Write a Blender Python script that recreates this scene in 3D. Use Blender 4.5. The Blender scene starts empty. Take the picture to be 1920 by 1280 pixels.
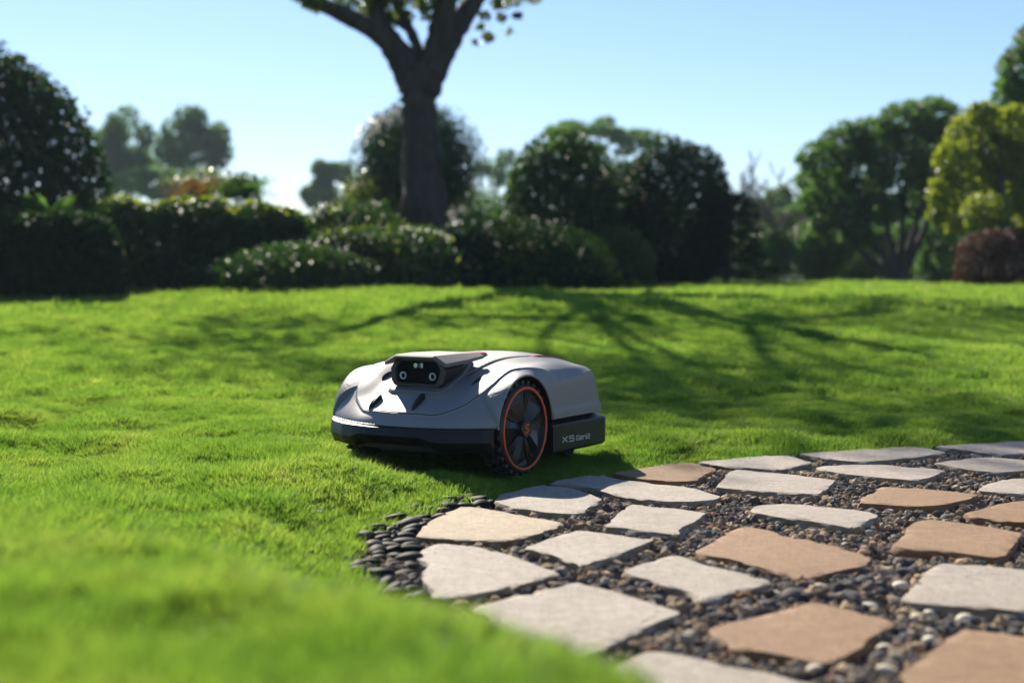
import bpy, bmesh, math, random
import numpy as np
from mathutils import Vector, Matrix

random.seed(7)
RNG = np.random.default_rng(11)
C = bpy.context.scene.collection
SC = bpy.context.scene
R = math.radians

# ------------------------------------------------------------------ camera
CAM_H, PITCH, FPX = 0.47, math.atan(140 / 2667.0), 2667.0     # focal length in pixels of a 1920 px wide frame
cam = bpy.data.cameras.new('camera')
cam.lens = 50.0; cam.sensor_width = 36.0; cam.clip_start = 0.05; cam.clip_end = 3000
cam.dof.use_dof = True; cam.dof.focus_distance = 3.12; cam.dof.aperture_fstop = 2.9
co = bpy.data.objects.new('camera', cam); C.objects.link(co)
co.location = (0, 0, CAM_H); co.rotation_euler = (math.pi / 2 - PITCH, 0, 0)
SC.camera = co

# ------------------------------------------------------------------ sky and sun
SUN_EL, SUN_AZ = R(34), math.atan2(-0.34, 0.94)      # azimuth clockwise from +Y
w = bpy.data.worlds.new('World'); SC.world = w; w.use_nodes = True
nt = w.node_tree; nt.nodes.clear()
sky = nt.nodes.new('ShaderNodeTexSky'); sky.sky_type = 'NISHITA'; sky.sun_disc = False
sky.sun_elevation = SUN_EL; sky.sun_rotation = SUN_AZ
sky.air_density = 1.0; sky.dust_density = 0.2; sky.ozone_density = 5.5; sky.altitude = 500
bg = nt.nodes.new('ShaderNodeBackground'); bg.inputs['Strength'].default_value = 0.074
wo = nt.nodes.new('ShaderNodeOutputWorld')
tint = nt.nodes.new('ShaderNodeMix'); tint.data_type = 'RGBA'; tint.blend_type = 'MULTIPLY'; tint.inputs[0].default_value = 1; tint.inputs[7].default_value = (1.0, 0.955, 0.99, 1)
nt.links.new(sky.outputs[0], tint.inputs[6]); nt.links.new(tint.outputs[2], bg.inputs[0]); nt.links.new(bg.outputs[0], wo.inputs[0])
sl = bpy.data.lights.new('sun', 'SUN'); sl.energy = 5.0; sl.angle = R(0.5); sl.color = (1.0, 0.91, 0.77)
so = bpy.data.objects.new('sun', sl); C.objects.link(so)
SUN_DIR = Vector((math.sin(SUN_AZ) * math.cos(SUN_EL), math.cos(SUN_AZ) * math.cos(SUN_EL), math.sin(SUN_EL)))
so.rotation_euler = (-SUN_DIR).to_track_quat('-Z', 'Y').to_euler(); so.location = SUN_DIR * 60
SC.view_settings.view_transform = 'Standard'; SC.view_settings.look = 'None'
SC.view_settings.exposure = 1.0; SC.view_settings.gamma = 1.0
SC.view_settings.use_curve_mapping = False
SC.render.engine = 'CYCLES'
SC.cycles.use_denoising = True
SC.cycles.max_bounces = 8; SC.cycles.transmission_bounces = 6; SC.cycles.transparent_max_bounces = 4
SC.cycles.sample_clamp_indirect = 6.0

# ------------------------------------------------------------------ helpers
def at(x, y, Y):
    """world point seen at pixel (x, y) of the 1920x1280 photo, Y metres in front of the camera"""
    rx, ry = (x - 960) / FPX, (640 - y) / FPX
    cy = math.cos(PITCH) + ry * math.sin(PITCH); cz = -math.sin(PITCH) + ry * math.cos(PITCH)
    k = Y / cy
    return Vector((rx * k, Y, CAM_H + cz * k))

def gp(x, y, z=0.0):
    """world point at pixel (x, y) on the level z"""
    rx, ry = (x - 960) / FPX, (640 - y) / FPX
    cy = math.cos(PITCH) + ry * math.sin(PITCH); cz = -math.sin(PITCH) + ry * math.cos(PITCH)
    k = (z - CAM_H) / cz
    return (rx * k, cy * k)

def sstep(a, b, x):
    t = np.clip((np.asarray(x, float) - a) / (b - a), 0, 1)
    return t * t * (3 - 2 * t)

def make_noise(seed, n=10, f0=1.0, spread=1.0):
    r = np.random.default_rng(seed)
    a = r.uniform(0, 2 * np.pi, n); f = f0 * np.exp(r.normal(0, 0.45 * spread, n)); p = r.uniform(0, 2 * np.pi, n)
    kx, ky = np.cos(a) * f * 2 * np.pi, np.sin(a) * f * 2 * np.pi
    def fn(X, Y):
        X = np.asarray(X, float); Y = np.asarray(Y, float); s = np.zeros(np.broadcast(X, Y).shape)
        for i in range(n): s = s + np.sin(kx[i] * X + ky[i] * Y + p[i])
        return s / math.sqrt(n / 2.0)
    return fn

def props(o, label=None, cat=None, group=None, kind=None):
    if label: o['label'] = label
    if cat: o['category'] = cat
    if group: o['group'] = group
    if kind: o['kind'] = kind
    return o

def link(name, me, mat=None, parent=None):
    o = bpy.data.objects.new(name, me); C.objects.link(o)
    if mat is not None:
        for m in (mat if isinstance(mat, (list, tuple)) else [mat]): me.materials.append(m)
    if parent is not None: o.parent = parent
    return o

def empty(name, loc, rotz=0):
    o = bpy.data.objects.new(name, None); C.objects.link(o); o.location = loc; o.rotation_euler = (0, 0, rotz)
    o.empty_display_size = 0.1
    return o

def mesh_np(name, V, faces, smooth=True, attrs=None, midx=None):
    """faces: list of integer arrays (n,k)"""
    me = bpy.data.meshes.new(name)
    V = np.asarray(V, np.float32)
    faces = [np.asarray(f, np.int32) for f in faces if len(f)]
    nl = sum(f.size for f in faces); nf = sum(len(f) for f in faces)
    me.vertices.add(len(V)); me.vertices.foreach_set('co', V.ravel())
    me.loops.add(nl); me.polygons.add(nf)
    me.loops.foreach_set('vertex_index', np.concatenate([f.ravel() for f in faces]))
    tot = np.concatenate([np.full(len(f), f.shape[1], np.int32) for f in faces])
    st = np.concatenate([[0], np.cumsum(tot)[:-1]]).astype(np.int32)
    me.polygons.foreach_set('loop_start', st); me.polygons.foreach_set('loop_total', tot)
    me.polygons.foreach_set('use_smooth', np.full(nf, smooth, bool))
    if midx is not None: me.polygons.foreach_set('material_index', np.asarray(midx, np.int32))
    for k, a in (attrs or {}).items():
        at_ = me.attributes.new(k, 'FLOAT', 'POINT'); at_.data.foreach_set('value', np.asarray(a, np.float32))
    me.update(calc_edges=True); me.validate()
    return me

def bm_obj(name, bm, mat, parent=None, sharp=35):
    for f in bm.faces: f.smooth = True
    if sharp is not None:
        lim = R(sharp)
        for e in bm.edges:
            if len(e.link_faces) == 2 and e.calc_face_angle(0) > lim: e.smooth = False
    me = bpy.data.meshes.new(name); bm.to_mesh(me); bm.free()
    return link(name, me, mat, parent)

def bm_box(bm, c, s, rot=None, bevel=0.0):
    r = bmesh.ops.create_cube(bm, size=1.0); vs = r['verts']
    for v in vs: v.co = Vector((v.co.x * s[0], v.co.y * s[1], v.co.z * s[2]))
    if bevel > 0:
        es = list({e for v in vs for e in v.link_edges})
        rb = bmesh.ops.bevel(bm, geom=es, offset=bevel, segments=2, affect='EDGES', profile=0.7)
        vs = list({v for f in rb['faces'] for v in f.verts} | {v for v in vs if v.is_valid})
    M = Matrix.Translation(c) @ (rot.to_4x4() if rot is not None else Matrix())
    for v in vs: v.co = M @ v.co
    return vs

def bm_lathe(bm, prof, seg, axis_off, closed=False):
    """profile of (radius, y) turned round the y axis; axis at axis_off=(x,z)"""
    rings = []
    for (r, y) in prof:
        if r < 1e-6: rings.append([bm.verts.new((axis_off[0], y, axis_off[1]))]); continue
        rings.append([bm.verts.new((axis_off[0] + r * math.cos(2 * math.pi * i / seg), y, axis_off[1] + r * math.sin(2 * math.pi * i / seg))) for i in range(seg)])
    for a, b in zip(rings, rings[1:] + ([rings[0]] if closed else [])):
        for i in range(seg):
            j = (i + 1) % seg
            q = [a[i % len(a)], a[j % len(a)], b[j % len(b)], b[i % len(b)]]
            q = list(dict.fromkeys(q))
            if len(q) >= 3: bm.faces.new(q)
    return rings

def tube_np(P, Rr, seg=8):
    """tube along points P with radii Rr -> verts, quads"""
    P = np.asarray(P, float); n = len(P)
    T = np.gradient(P, axis=0); T /= np.linalg.norm(T, axis=1)[:, None] + 1e-9
    ref = np.tile(np.array([0.13, 0.97, 0.2]), (n, 1))
    bad = np.abs((T * ref).sum(1)) > 0.9; ref[bad] = [1, 0, 0]
    A = np.cross(T, ref); A /= np.linalg.norm(A, axis=1)[:, None]; B = np.cross(T, A)
    an = np.linspace(0, 2 * np.pi, seg, endpoint=False)
    V = P[:, None, :] + np.asarray(Rr)[:, None, None] * (np.cos(an)[None, :, None] * A[:, None, :] + np.sin(an)[None, :, None] * B[:, None, :])
    idx = np.arange(n * seg).reshape(n, seg); nx = np.roll(idx, -1, axis=1)
    F = np.stack([idx[:-1], nx[:-1], nx[1:], idx[1:]], -1).reshape(-1, 4)
    return V.reshape(-1, 3), F

class Acc:
    def __init__(s): s.V, s.F, s.n = [], [], 0
    def add(s, V, F): s.V.append(V); s.F.append(F + s.n); s.n += len(V)
    def mesh(s, name): return mesh_np(name, np.concatenate(s.V), [np.concatenate(s.F)])

# ------------------------------------------------------------------ materials
def new_mat(name):
    m = bpy.data.materials.new(name); m.use_nodes = True
    m.node_tree.nodes.clear()
    out = m.node_tree.nodes.new('ShaderNodeOutputMaterial')
    return m, m.node_tree, out

def nn(t, typ, **kw):
    n = t.nodes.new(typ)
    for k, v in kw.items():
        if k in n.inputs.keys(): n.inputs[k].default_value = v
        else: setattr(n, k, v)
    return n

def ramp(t, stops, interp='LINEAR'):
    n = t.nodes.new('ShaderNodeValToRGB'); n.color_ramp.interpolation = interp
    el = n.color_ramp.elements
    while len(el) < len(stops): el.new(0.5)
    for e, (p, c) in zip(el, stops): e.position = p; e.color = (*c, 1)
    return n

def simple_mat(name, col, rough=0.5, metal=0.0, bump=0.0, bscale=300.0, coat=0.0, vary=0.0, spec=0.5):
    m, t, out = new_mat(name)
    p = nn(t, 'ShaderNodeBsdfPrincipled', Roughness=rough, Metallic=metal)
    p.inputs['Base Color'].default_value = (*col, 1); p.inputs['Coat Weight'].default_value = coat
    p.inputs['Coat Roughness'].default_value = 0.12; p.inputs['Specular IOR Level'].default_value = spec
    tc = t.nodes.new('ShaderNodeTexCoord')
    if bump > 0 or vary > 0:
        no = nn(t, 'ShaderNodeTexNoise', Scale=bscale, Detail=4.0); t.links.new(tc.outputs['Object'], no.inputs['Vector'])
        if bump > 0:
            b = nn(t, 'ShaderNodeBump', Strength=bump, Distance=0.001); t.links.new(no.outputs[0], b.inputs['Height']); t.links.new(b.outputs[0], p.inputs['Normal'])
        if vary > 0:
            n2 = nn(t, 'ShaderNodeTexNoise', Scale=bscale * 0.06, Detail=5.0); t.links.new(tc.outputs['Object'], n2.inputs['Vector'])
            r = nn(t, 'ShaderNodeMapRange'); r.inputs[3].default_value = rough - vary; r.inputs[4].default_value = rough + vary
            t.links.new(n2.outputs[0], r.inputs[0]); t.links.new(r.outputs[0], p.inputs['Roughness'])
    t.links.new(p.outputs[0], out.inputs[0])
    return m

def leaf_mat(name, dark, light, trans, tw=0.3, rough=0.38, spec=0.5):
    """two-tone leaf: per-leaf attribute rnd picks the tone, part of the light passes through"""
    m, t, out = new_mat(name)
    a = nn(t, 'ShaderNodeAttribute', attribute_name='rnd')
    r = ramp(t, [(0.0, dark), (0.6, tuple((d + l) / 2 for d, l in zip(dark, light))), (1.0, light)])
    t.links.new(a.outputs['Fac'], r.inputs[0])
    p = nn(t, 'ShaderNodeBsdfPrincipled', Roughness=rough); p.inputs['Specular IOR Level'].default_value = spec
    t.links.new(r.outputs[0], p.inputs['Base Color'])
    tr = nn(t, 'ShaderNodeBsdfTranslucent'); tr.inputs[0].default_value = (*trans, 1)
    mx = nn(t, 'ShaderNodeMixShader'); mx.inputs[0].default_value = tw
    t.links.new(p.outputs[0], mx.inputs[1]); t.links.new(tr.outputs[0], mx.inputs[2]); t.links.new(mx.outputs[0], out.inputs[0])
    return m

def bark_mat(name, c0, c1, scale=9.0):
    m, t, out = new_mat(name)
    tc = t.nodes.new('ShaderNodeTexCoord'); mp = nn(t, 'ShaderNodeMapping'); mp.inputs['Scale'].default_value = (1, 1, 0.35)
    t.links.new(tc.outputs['Object'], mp.inputs[0])
    no = nn(t, 'ShaderNodeTexNoise', Scale=scale, Detail=8.0, Roughness=0.65); t.links.new(mp.outputs[0], no.inputs['Vector'])
    r = ramp(t, [(0.32, c0), (0.68, c1)]); t.links.new(no.outputs[0], r.inputs[0])
    p = nn(t, 'ShaderNodeBsdfPrincipled', Roughness=0.85); t.links.new(r.outputs[0], p.inputs['Base Color'])
    b = nn(t, 'ShaderNodeBump', Strength=0.8, Distance=0.03); t.links.new(no.outputs[0], b.inputs['Height']); t.links.new(b.outputs[0], p.inputs['Normal'])
    t.links.new(p.outputs[0], out.inputs[0])
    return m

def stone_mat(name, c0, c1, pit=(0.10, 0.085, 0.07), side=(0.30, 0.25, 0.17)):
    """sawn stone top with grain and pits; cut sides a rougher, yellower stone"""
    m, t, out = new_mat(name)
    tc = t.nodes.new('ShaderNodeTexCoord'); oi = t.nodes.new('ShaderNodeObjectInfo')
    ad = nn(t, 'ShaderNodeVectorMath', operation='ADD'); t.links.new(tc.outputs['Object'], ad.inputs[0]); t.links.new(oi.outputs['Location'], ad.inputs[1])
    big = nn(t, 'ShaderNodeTexNoise', Scale=6.0, Detail=6.0, Roughness=0.6); t.links.new(ad.outputs[0], big.inputs['Vector'])
    r = ramp(t, [(0.3, c0), (0.7, c1)]); t.links.new(big.outputs[0], r.inputs[0])
    fine = nn(t, 'ShaderNodeTexNoise', Scale=190.0, Detail=5.0, Roughness=0.8); t.links.new(ad.outputs[0], fine.inputs['Vector'])
    fr = ramp(t, [(0.33, (0.72, 0.71, 0.70)), (0.67, (1.2, 1.19, 1.18))]); t.links.new(fine.outputs[0], fr.inputs[0])
    mul = nn(t, 'ShaderNodeMix', data_type='RGBA', blend_type='MULTIPLY'); mul.inputs[0].default_value = 1
    t.links.new(r.outputs[0], mul.inputs[6]); t.links.new(fr.outputs[0], mul.inputs[7])
    md = nn(t, 'ShaderNodeTexNoise', Scale=48.0, Detail=5.0, Roughness=0.7); t.links.new(ad.outputs[0], md.inputs['Vector'])
    mr = ramp(t, [(0.3, (0.80, 0.79, 0.77)), (0.7, (1.13, 1.13, 1.13))]); t.links.new(md.outputs[0], mr.inputs[0])
    mul2 = nn(t, 'ShaderNodeMix', data_type='RGBA', blend_type='MULTIPLY'); mul2.inputs[0].default_value = 1
    t.links.new(mul.outputs[2], mul2.inputs[6]); t.links.new(mr.outputs[0], mul2.inputs[7]); mul = mul2
    vo = nn(t, 'ShaderNodeTexNoise', Scale=130.0, Detail=1.5); t.links.new(ad.outputs[0], vo.inputs['Vector'])
    vr = ramp(t, [(0.285, (1, 1, 1)), (0.315, (0, 0, 0))]); t.links.new(vo.outputs[0], vr.inputs[0])
    mp = nn(t, 'ShaderNodeMix', data_type='RGBA'); t.links.new(vr.outputs[0], mp.inputs[0]); t.links.new(mul.outputs[2], mp.inputs[6]); mp.inputs[7].default_value = (*pit, 1)
    # side faces
    ge = t.nodes.new('ShaderNodeNewGeometry'); sx = t.nodes.new('ShaderNodeSeparateXYZ'); t.links.new(ge.outputs['True Normal'], sx.inputs[0])
    sr = ramp(t, [(0.35, (1, 1, 1)), (0.8, (0, 0, 0))]); t.links.new(sx.outputs[2], sr.inputs[0])
    sn = nn(t, 'ShaderNodeTexNoise', Scale=40.0, Detail=6.0); t.links.new(ad.outputs[0], sn.inputs['Vector'])
    sc2 = ramp(t, [(0.3, tuple(x * 0.7 for x in side)), (0.7, side)]); t.links.new(sn.outputs[0], sc2.inputs[0])
    ms = nn(t, 'ShaderNodeMix', data_type='RGBA'); t.links.new(sr.outputs[0], ms.inputs[0]); t.links.new(mp.outputs[2], ms.inputs[6]); t.links.new(sc2.outputs[0], ms.inputs[7])
    p = nn(t, 'ShaderNodeBsdfPrincipled', Roughness=0.75); p.inputs['Specular IOR Level'].default_value = 0.3
    t.links.new(ms.outputs[2], p.inputs['Base Color'])
    b1 = nn(t, 'ShaderNodeBump', Strength=0.7, Distance=0.0025); t.links.new(fine.outputs[0], b1.inputs['Height'])
    b2 = nn(t, 'ShaderNodeBump', Strength=0.3, Distance=0.003); t.links.new(big.outputs[0], b2.inputs['Height']); t.links.new(b1.outputs[0], b2.inputs['Normal'])
    b3 = nn(t, 'ShaderNodeBump', Strength=0.7, Distance=0.002, invert=True); t.links.new(vr.outputs[0], b3.inputs['Height']); t.links.new(b2.outputs[0], b3.inputs['Normal'])
    t.links.new(b3.outputs[0], p.inputs['Normal']); t.links.new(p.outputs[0], out.inputs[0])
    return m

def random_mat(name, stops, rough, bump=0.5, bscale=120, spec=0.4, interp='CONSTANT'):
    """colour picked per object / instance"""
    m, t, out = new_mat(name)
    oi = t.nodes.new('ShaderNodeObjectInfo'); r = ramp(t, stops, interp); t.links.new(oi.outputs['Random'], r.inputs[0])
    tc = t.nodes.new('ShaderNodeTexCoord')
    no = nn(t, 'ShaderNodeTexNoise', Scale=bscale, Detail=5.0); t.links.new(tc.outputs['Object'], no.inputs['Vector'])
    fr = ramp(t, [(0.3, (0.7, 0.7, 0.7)), (0.7, (1.25, 1.25, 1.25))]); t.links.new(no.outputs[0], fr.inputs[0])
    mul = nn(t, 'ShaderNodeMix', data_type='RGBA', blend_type='MULTIPLY'); mul.inputs[0].default_value = 1
    t.links.new(r.outputs[0], mul.inputs[6]); t.links.new(fr.outputs[0], mul.inputs[7])
    p = nn(t, 'ShaderNodeBsdfPrincipled', Roughness=rough); p.inputs['Specular IOR Level'].default_value = spec
    t.links.new(mul.outputs[2], p.inputs['Base Color'])
    b = nn(t, 'ShaderNodeBump', Strength=bump, Distance=0.002); t.links.new(no.outputs[0], b.inputs['Height']); t.links.new(b.outputs[0], p.inputs['Normal'])
    t.links.new(p.outputs[0], out.inputs[0])
    return m

def grass_mat(name):
    m, t, out = new_mat(name)
    ge = t.nodes.new('ShaderNodeNewGeometry'); oi = t.nodes.new('ShaderNodeObjectInfo')
    a = nn(t, 'ShaderNodeAttribute', attribute_name='rnd')
    no = nn(t, 'ShaderNodeTexNoise', Scale=3.6, Detail=6.0, Roughness=0.68); t.links.new(ge.outputs['Position'], no.inputs['Vector'])
    s1 = nn(t, 'ShaderNodeMath', operation='MULTIPLY_ADD'); t.links.new(no.outputs[0], s1.inputs[0]); s1.inputs[1].default_value = 1.7
    mm = nn(t, 'ShaderNodeMath', operation='MULTIPLY_ADD'); t.links.new(a.outputs['Fac'], mm.inputs[0]); mm.inputs[1].default_value = 0.42; mm.inputs[2].default_value = -0.67
    s2 = nn(t, 'ShaderNodeMath', operation='MULTIPLY_ADD'); t.links.new(oi.outputs['Random'], s2.inputs[0]); s2.inputs[1].default_value = 0.2; t.links.new(mm.outputs[0], s2.inputs[2])
    t.links.new(s2.outputs[0], s1.inputs[2])
    r = ramp(t, [(0.12, (0.045, 0.105, 0.014)), (0.5, (0.100, 0.170, 0.022)), (0.85, (0.175, 0.225, 0.036)), (1.0, (0.26, 0.24, 0.09))]); t.links.new(s1.outputs[0], r.inputs[0])
    r2 = ramp(t, [(0.12, (0.15, 0.33, 0.024)), (0.5, (0.285, 0.475, 0.050)), (0.85, (0.44, 0.58, 0.078)), (1.0, (0.50, 0.46, 0.14))]); t.links.new(s1.outputs[0], r2.inputs[0])
    p = nn(t, 'ShaderNodeBsdfPrincipled', Roughness=0.5); p.inputs['Specular IOR Level'].default_value = 0.25
    t.links.new(r.outputs[0], p.inputs['Base Color'])
    tr = nn(t, 'ShaderNodeBsdfTranslucent'); t.links.new(r2.outputs[0], tr.inputs[0])
    mx = nn(t, 'ShaderNodeMixShader'); mx.inputs[0].default_value = 0.5
    t.links.new(p.outputs[0], mx.inputs[1]); t.links.new(tr.outputs[0], mx.inputs[2]); t.links.new(mx.outputs[0], out.inputs[0])
    return m

def lawn_mat(name):
    m, t, out = new_mat(name)
    ge = t.nodes.new('ShaderNodeNewGeometry')
    no = nn(t, 'ShaderNodeTexNoise', Scale=18.0, Detail=6.0); t.links.new(ge.outputs['Position'], no.inputs['Vector'])
    r = ramp(t, [(0.3, (0.060, 0.125, 0.016)), (0.7, (0.115, 0.19, 0.026))]); t.links.new(no.outputs[0], r.inputs[0])
    p = nn(t, 'ShaderNodeBsdfPrincipled', Roughness=1.0); p.inputs['Specular IOR Level'].default_value = 0.0; t.links.new(r.outputs[0], p.inputs['Base Color'])
    b = nn(t, 'ShaderNodeBump', Strength=0.6, Distance=0.02); t.links.new(no.outputs[0], b.inputs['Height']); t.links.new(b.outputs[0], p.inputs['Normal'])
    t.links.new(p.outputs[0], out.inputs[0])
    return m

M = dict(
    silver=simple_mat('silver_paint', (0.262, 0.260, 0.256), 0.58, 0.40, bump=0.04, bscale=1500, coat=0.0, vary=0.05, spec=0.25),
    black=simple_mat('black_plastic', (0.011, 0.0105, 0.010), 0.45, 0.0, bump=0.12, bscale=1400, vary=0.08, spec=0.35),
    dark=simple_mat('dark_housing', (0.042, 0.036, 0.032), 0.36, 0.25, bump=0.05, bscale=1400, vary=0.06),
    taupe=simple_mat('taupe_plastic', (0.17, 0.16, 0.148), 0.58, 0.3, bump=0.05, bscale=1200, vary=0.05, spec=0.25),
    groove=simple_mat('groove_strip', (0.022, 0.024, 0.028), 0.35),
    rubber=simple_mat('tyre_rubber', (0.034, 0.033, 0.032), 0.5, bump=0.3, bscale=500, vary=0.1),
    rim=simple_mat('rim_plastic', (0.017, 0.016, 0.016), 0.34, 0.1, bump=0.04, bscale=900, vary=0.05),
    orange=simple_mat('orange_trim', (0.78, 0.115, 0.025), 0.38, vary=0.05, bump=0.02),
    red=simple_mat('red_plastic', (0.55, 0.035, 0.02), 0.35, vary=0.05, bump=0.02),
    glass=simple_mat('lens_glass', (0.003, 0.003, 0.004), 0.2, spec=0.05),
    chrome=simple_mat('lens_ring_metal', (0.62, 0.62, 0.64), 0.35, 0.7, vary=0.05),
    white=simple_mat('pale_print', (0.70, 0.69, 0.67), 0.5),
    limestone=stone_mat('pale_limestone', (0.312, 0.268, 0.220), (0.400, 0.353, 0.298), side=(0.27, 0.21, 0.13)),
    cream=stone_mat('cream_sandstone', (0.36, 0.285, 0.195), (0.43, 0.35, 0.25), side=(0.25, 0.16, 0.08)),
    tan=stone_mat('tan_sandstone', (0.235, 0.137, 0.068), (0.305, 0.186, 0.098), side=(0.26, 0.135, 0.06)),
    gravel=random_mat('crushed_gravel', [(0, (0.088, 0.080, 0.074)), (0.18, (0.145, 0.133, 0.122)), (0.32, (0.16, 0.124, 0.093)), (0.50, (0.28, 0.20, 0.130)), (0.64, (0.21, 0.175, 0.140)), (0.78, (0.47, 0.35, 0.215)), (0.92, (0.38, 0.33, 0.26)), (0.98, (0.28, 0.145, 0.085))], 0.9, spec=0.08),
    bed=random_mat('grit_bed', [(0, (0.10, 0.08, 0.062))], 0.95, bump=1.0, bscale=90),
    pebble=random_mat('black_pebble', [(0, (0.010, 0.011, 0.012)), (0.6, (0.020, 0.021, 0.022)), (1.0, (0.07, 0.06, 0.05))], 0.55, bump=0.15, interp='LINEAR', spec=0.05),
    creamp=random_mat('cream_pebble', [(0, (0.60, 0.50, 0.33)), (0.5, (0.68, 0.61, 0.46)), (1.0, (0.55, 0.49, 0.40))], 0.6, bump=0.2, bscale=160, interp='LINEAR', spec=0.2),
    darkp=random_mat('slate_pebble', [(0, (0.055, 0.06, 0.072)), (0.6, (0.095, 0.092, 0.092)), (1.0, (0.16, 0.14, 0.125))], 0.7, bump=0.25, interp='LINEAR', spec=0.12),
    grass=grass_mat('grass_blade'),
    lawn=lawn_mat('lawn_soil'),
    bark=bark_mat('bark', (0.016, 0.013, 0.010), (0.068, 0.054, 0.043)),
    twig=bark_mat('twig_bark', (0.05, 0.042, 0.034), (0.11, 0.095, 0.08)),
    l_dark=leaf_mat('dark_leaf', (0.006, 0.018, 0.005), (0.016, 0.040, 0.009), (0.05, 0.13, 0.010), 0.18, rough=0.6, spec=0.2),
    l_box=leaf_mat('box_leaf', (0.008, 0.026, 0.006), (0.026, 0.056, 0.012), (0.08, 0.20, 0.012), 0.22, rough=0.45, spec=0.3),
    l_mid=leaf_mat('mid_leaf', (0.020, 0.055, 0.014), (0.050, 0.092, 0.022), (0.15, 0.31, 0.04), 0.38, rough=0.5, spec=0.3),
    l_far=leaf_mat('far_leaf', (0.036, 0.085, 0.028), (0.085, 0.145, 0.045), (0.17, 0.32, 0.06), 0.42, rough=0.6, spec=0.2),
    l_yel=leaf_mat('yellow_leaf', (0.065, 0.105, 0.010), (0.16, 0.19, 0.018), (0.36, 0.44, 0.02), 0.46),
    l_red=leaf_mat('red_leaf', (0.030, 0.014, 0.009), (0.070, 0.032, 0.020), (0.13, 0.055, 0.02), 0.25, rough=0.55, spec=0.25),
    l_org=leaf_mat('orange_leaf', (0.06, 0.06, 0.012), (0.17, 0.085, 0.02), (0.30, 0.16, 0.02), 0.35),
    l_sprig=leaf_mat('sprig_leaf', (0.045, 0.080, 0.012), (0.12, 0.135, 0.02), (0.26, 0.34, 0.03), 0.45),
)

# ------------------------------------------------------------------ terrain
EDGE_PX = [(2100, 815), (1920, 824), (1750, 834), (1500, 848), (1310, 861), (1160, 884), (1040, 900), (985, 910), (930, 928), (880, 936), (800, 953), (730, 984), (672, 1012), (650, 1038), (668, 1072), (705, 1105)]
EDGE = [gp(*p) for p in EDGE_PX] + [(-0.20, 1.95), (-0.185, 1.72), (-0.15, 1.5), (-0.095, 1.32), (-0.02, 1.18), (0.035, 1.08), (0.085, 0.95), (0.14, 0.78), (0.20, 0.45), (0.22, 0.2)]
far_r = EDGE[0]
PATH = np.array([(4.5, 0.2), (4.5, far_r[1] + 0.75)] + EDGE)

def sdist(X, Y, poly):
    """signed distance to a polygon, positive outside"""
    X = np.asarray(X, float); Y = np.asarray(Y, float)
    d = np.full(X.shape, 1e9); ins = np.zeros(X.shape, bool)
    n = len(poly)
    for i in range(n):
        ax, ay = poly[i]; bx, by = poly[(i + 1) % n]
        ex, ey = bx - ax, by - ay; L = ex * ex + ey * ey + 1e-12
        t = np.clip(((X - ax) * ex + (Y - ay) * ey) / L, 0, 1)
        d = np.minimum(d, np.hypot(X - ax - t * ex, Y - ay - t * ey))
        c = ((ay > Y) != (by > Y)) & (X < (bx - ax) * (Y - ay) / (by - ay + 1e-12) + ax)
        ins ^= c
    return np.where(ins, -d, d)

n_big = make_noise(3, 8, 0.25); n_lump = make_noise(5, 14, 3.2, 0.8); n_h = make_noise(9, 12, 5.0, 1.0); n_h2 = make_noise(21, 10, 1.2)

def zbase(X, Y):
    X = np.asarray(X, float); Y = np.asarray(Y, float)
    z = 0.265 * sstep(4.3, 12.0, Y) - 1.2 * sstep(17, 45, Y)
    y0 = 2.0 + 0.75 * sstep(-0.2, -0.75, X)
    z = z + 0.19 * (lambda t: t * t * (3 - 2 * t))(np.clip((y0 - Y) / (y0 - 0.9), 0, 1))
    z = z + 0.032 * np.exp(-((X + 0.52) / 0.28) ** 2 - ((Y - 3.15) / 0.55) ** 2)
    far = sstep(4.0, 8.0, Y)
    z = z + n_big(X, Y) * 0.012 * far
    return z - 0.014

def zlawn(X, Y):
    d = sdist(X, Y, PATH)
    z = zbase(X, Y) + n_lump(X, Y) * 0.0085 * sstep(0.0, 0.2, d) * sstep(6.5, 4.6, Y) * sstep(2.6, 2.0, np.abs(X)) + n_h2(X, Y) * 0.0045 * sstep(0.1, 0.8, d) * sstep(2.2, 3.4, Y)
    wn = sstep(3.3, 2.8, Y)
    z = z + 0.055 * sstep(0.0, 0.20, d) * wn + 0.020 * sstep(0.0, 0.12, d) * sstep(3.1, 3.6, Y) * sstep(6.0, 4.2, Y)
    return np.where(d < 0, z - np.minimum(0.30, -d * 3.2), z), d

def grid_mesh(name, xs, ys):
    X, Y = np.meshgrid(xs, ys)
    Z, _ = zlawn(X, Y)
    V = np.stack([X, Y, Z], -1).reshape(-1, 3)
    idx = np.arange(X.size).reshape(X.shape)
    F = np.stack([idx[:-1, :-1], idx[:-1, 1:], idx[1:, 1:], idx[1:, :-1]], -1).reshape(-1, 4)
    return mesh_np(name, V, [F])

xs = np.concatenate([[-300, -120, -60, -35, -22, -15, -11], np.arange(-8, -2.2, 0.3), np.arange(-2.2, 2.6, 0.035), np.arange(2.6, 9, 0.3), [11, 15, 22, 35, 60, 120, 300]])
ys = np.concatenate([[-60, -20, -6, -2, -0.6, 0], np.arange(0.2, 5.0, 0.035), np.arange(5, 16, 0.2), [17, 19, 22, 26, 30, 36, 45, 60, 90, 150, 300, 500]])
lawn = link('lawn', grid_mesh('lawn', xs, ys), M['lawn']); props(lawn, 'gently rising lawn of short bright green grass behind and left of the stone path', kind='structure')

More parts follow.
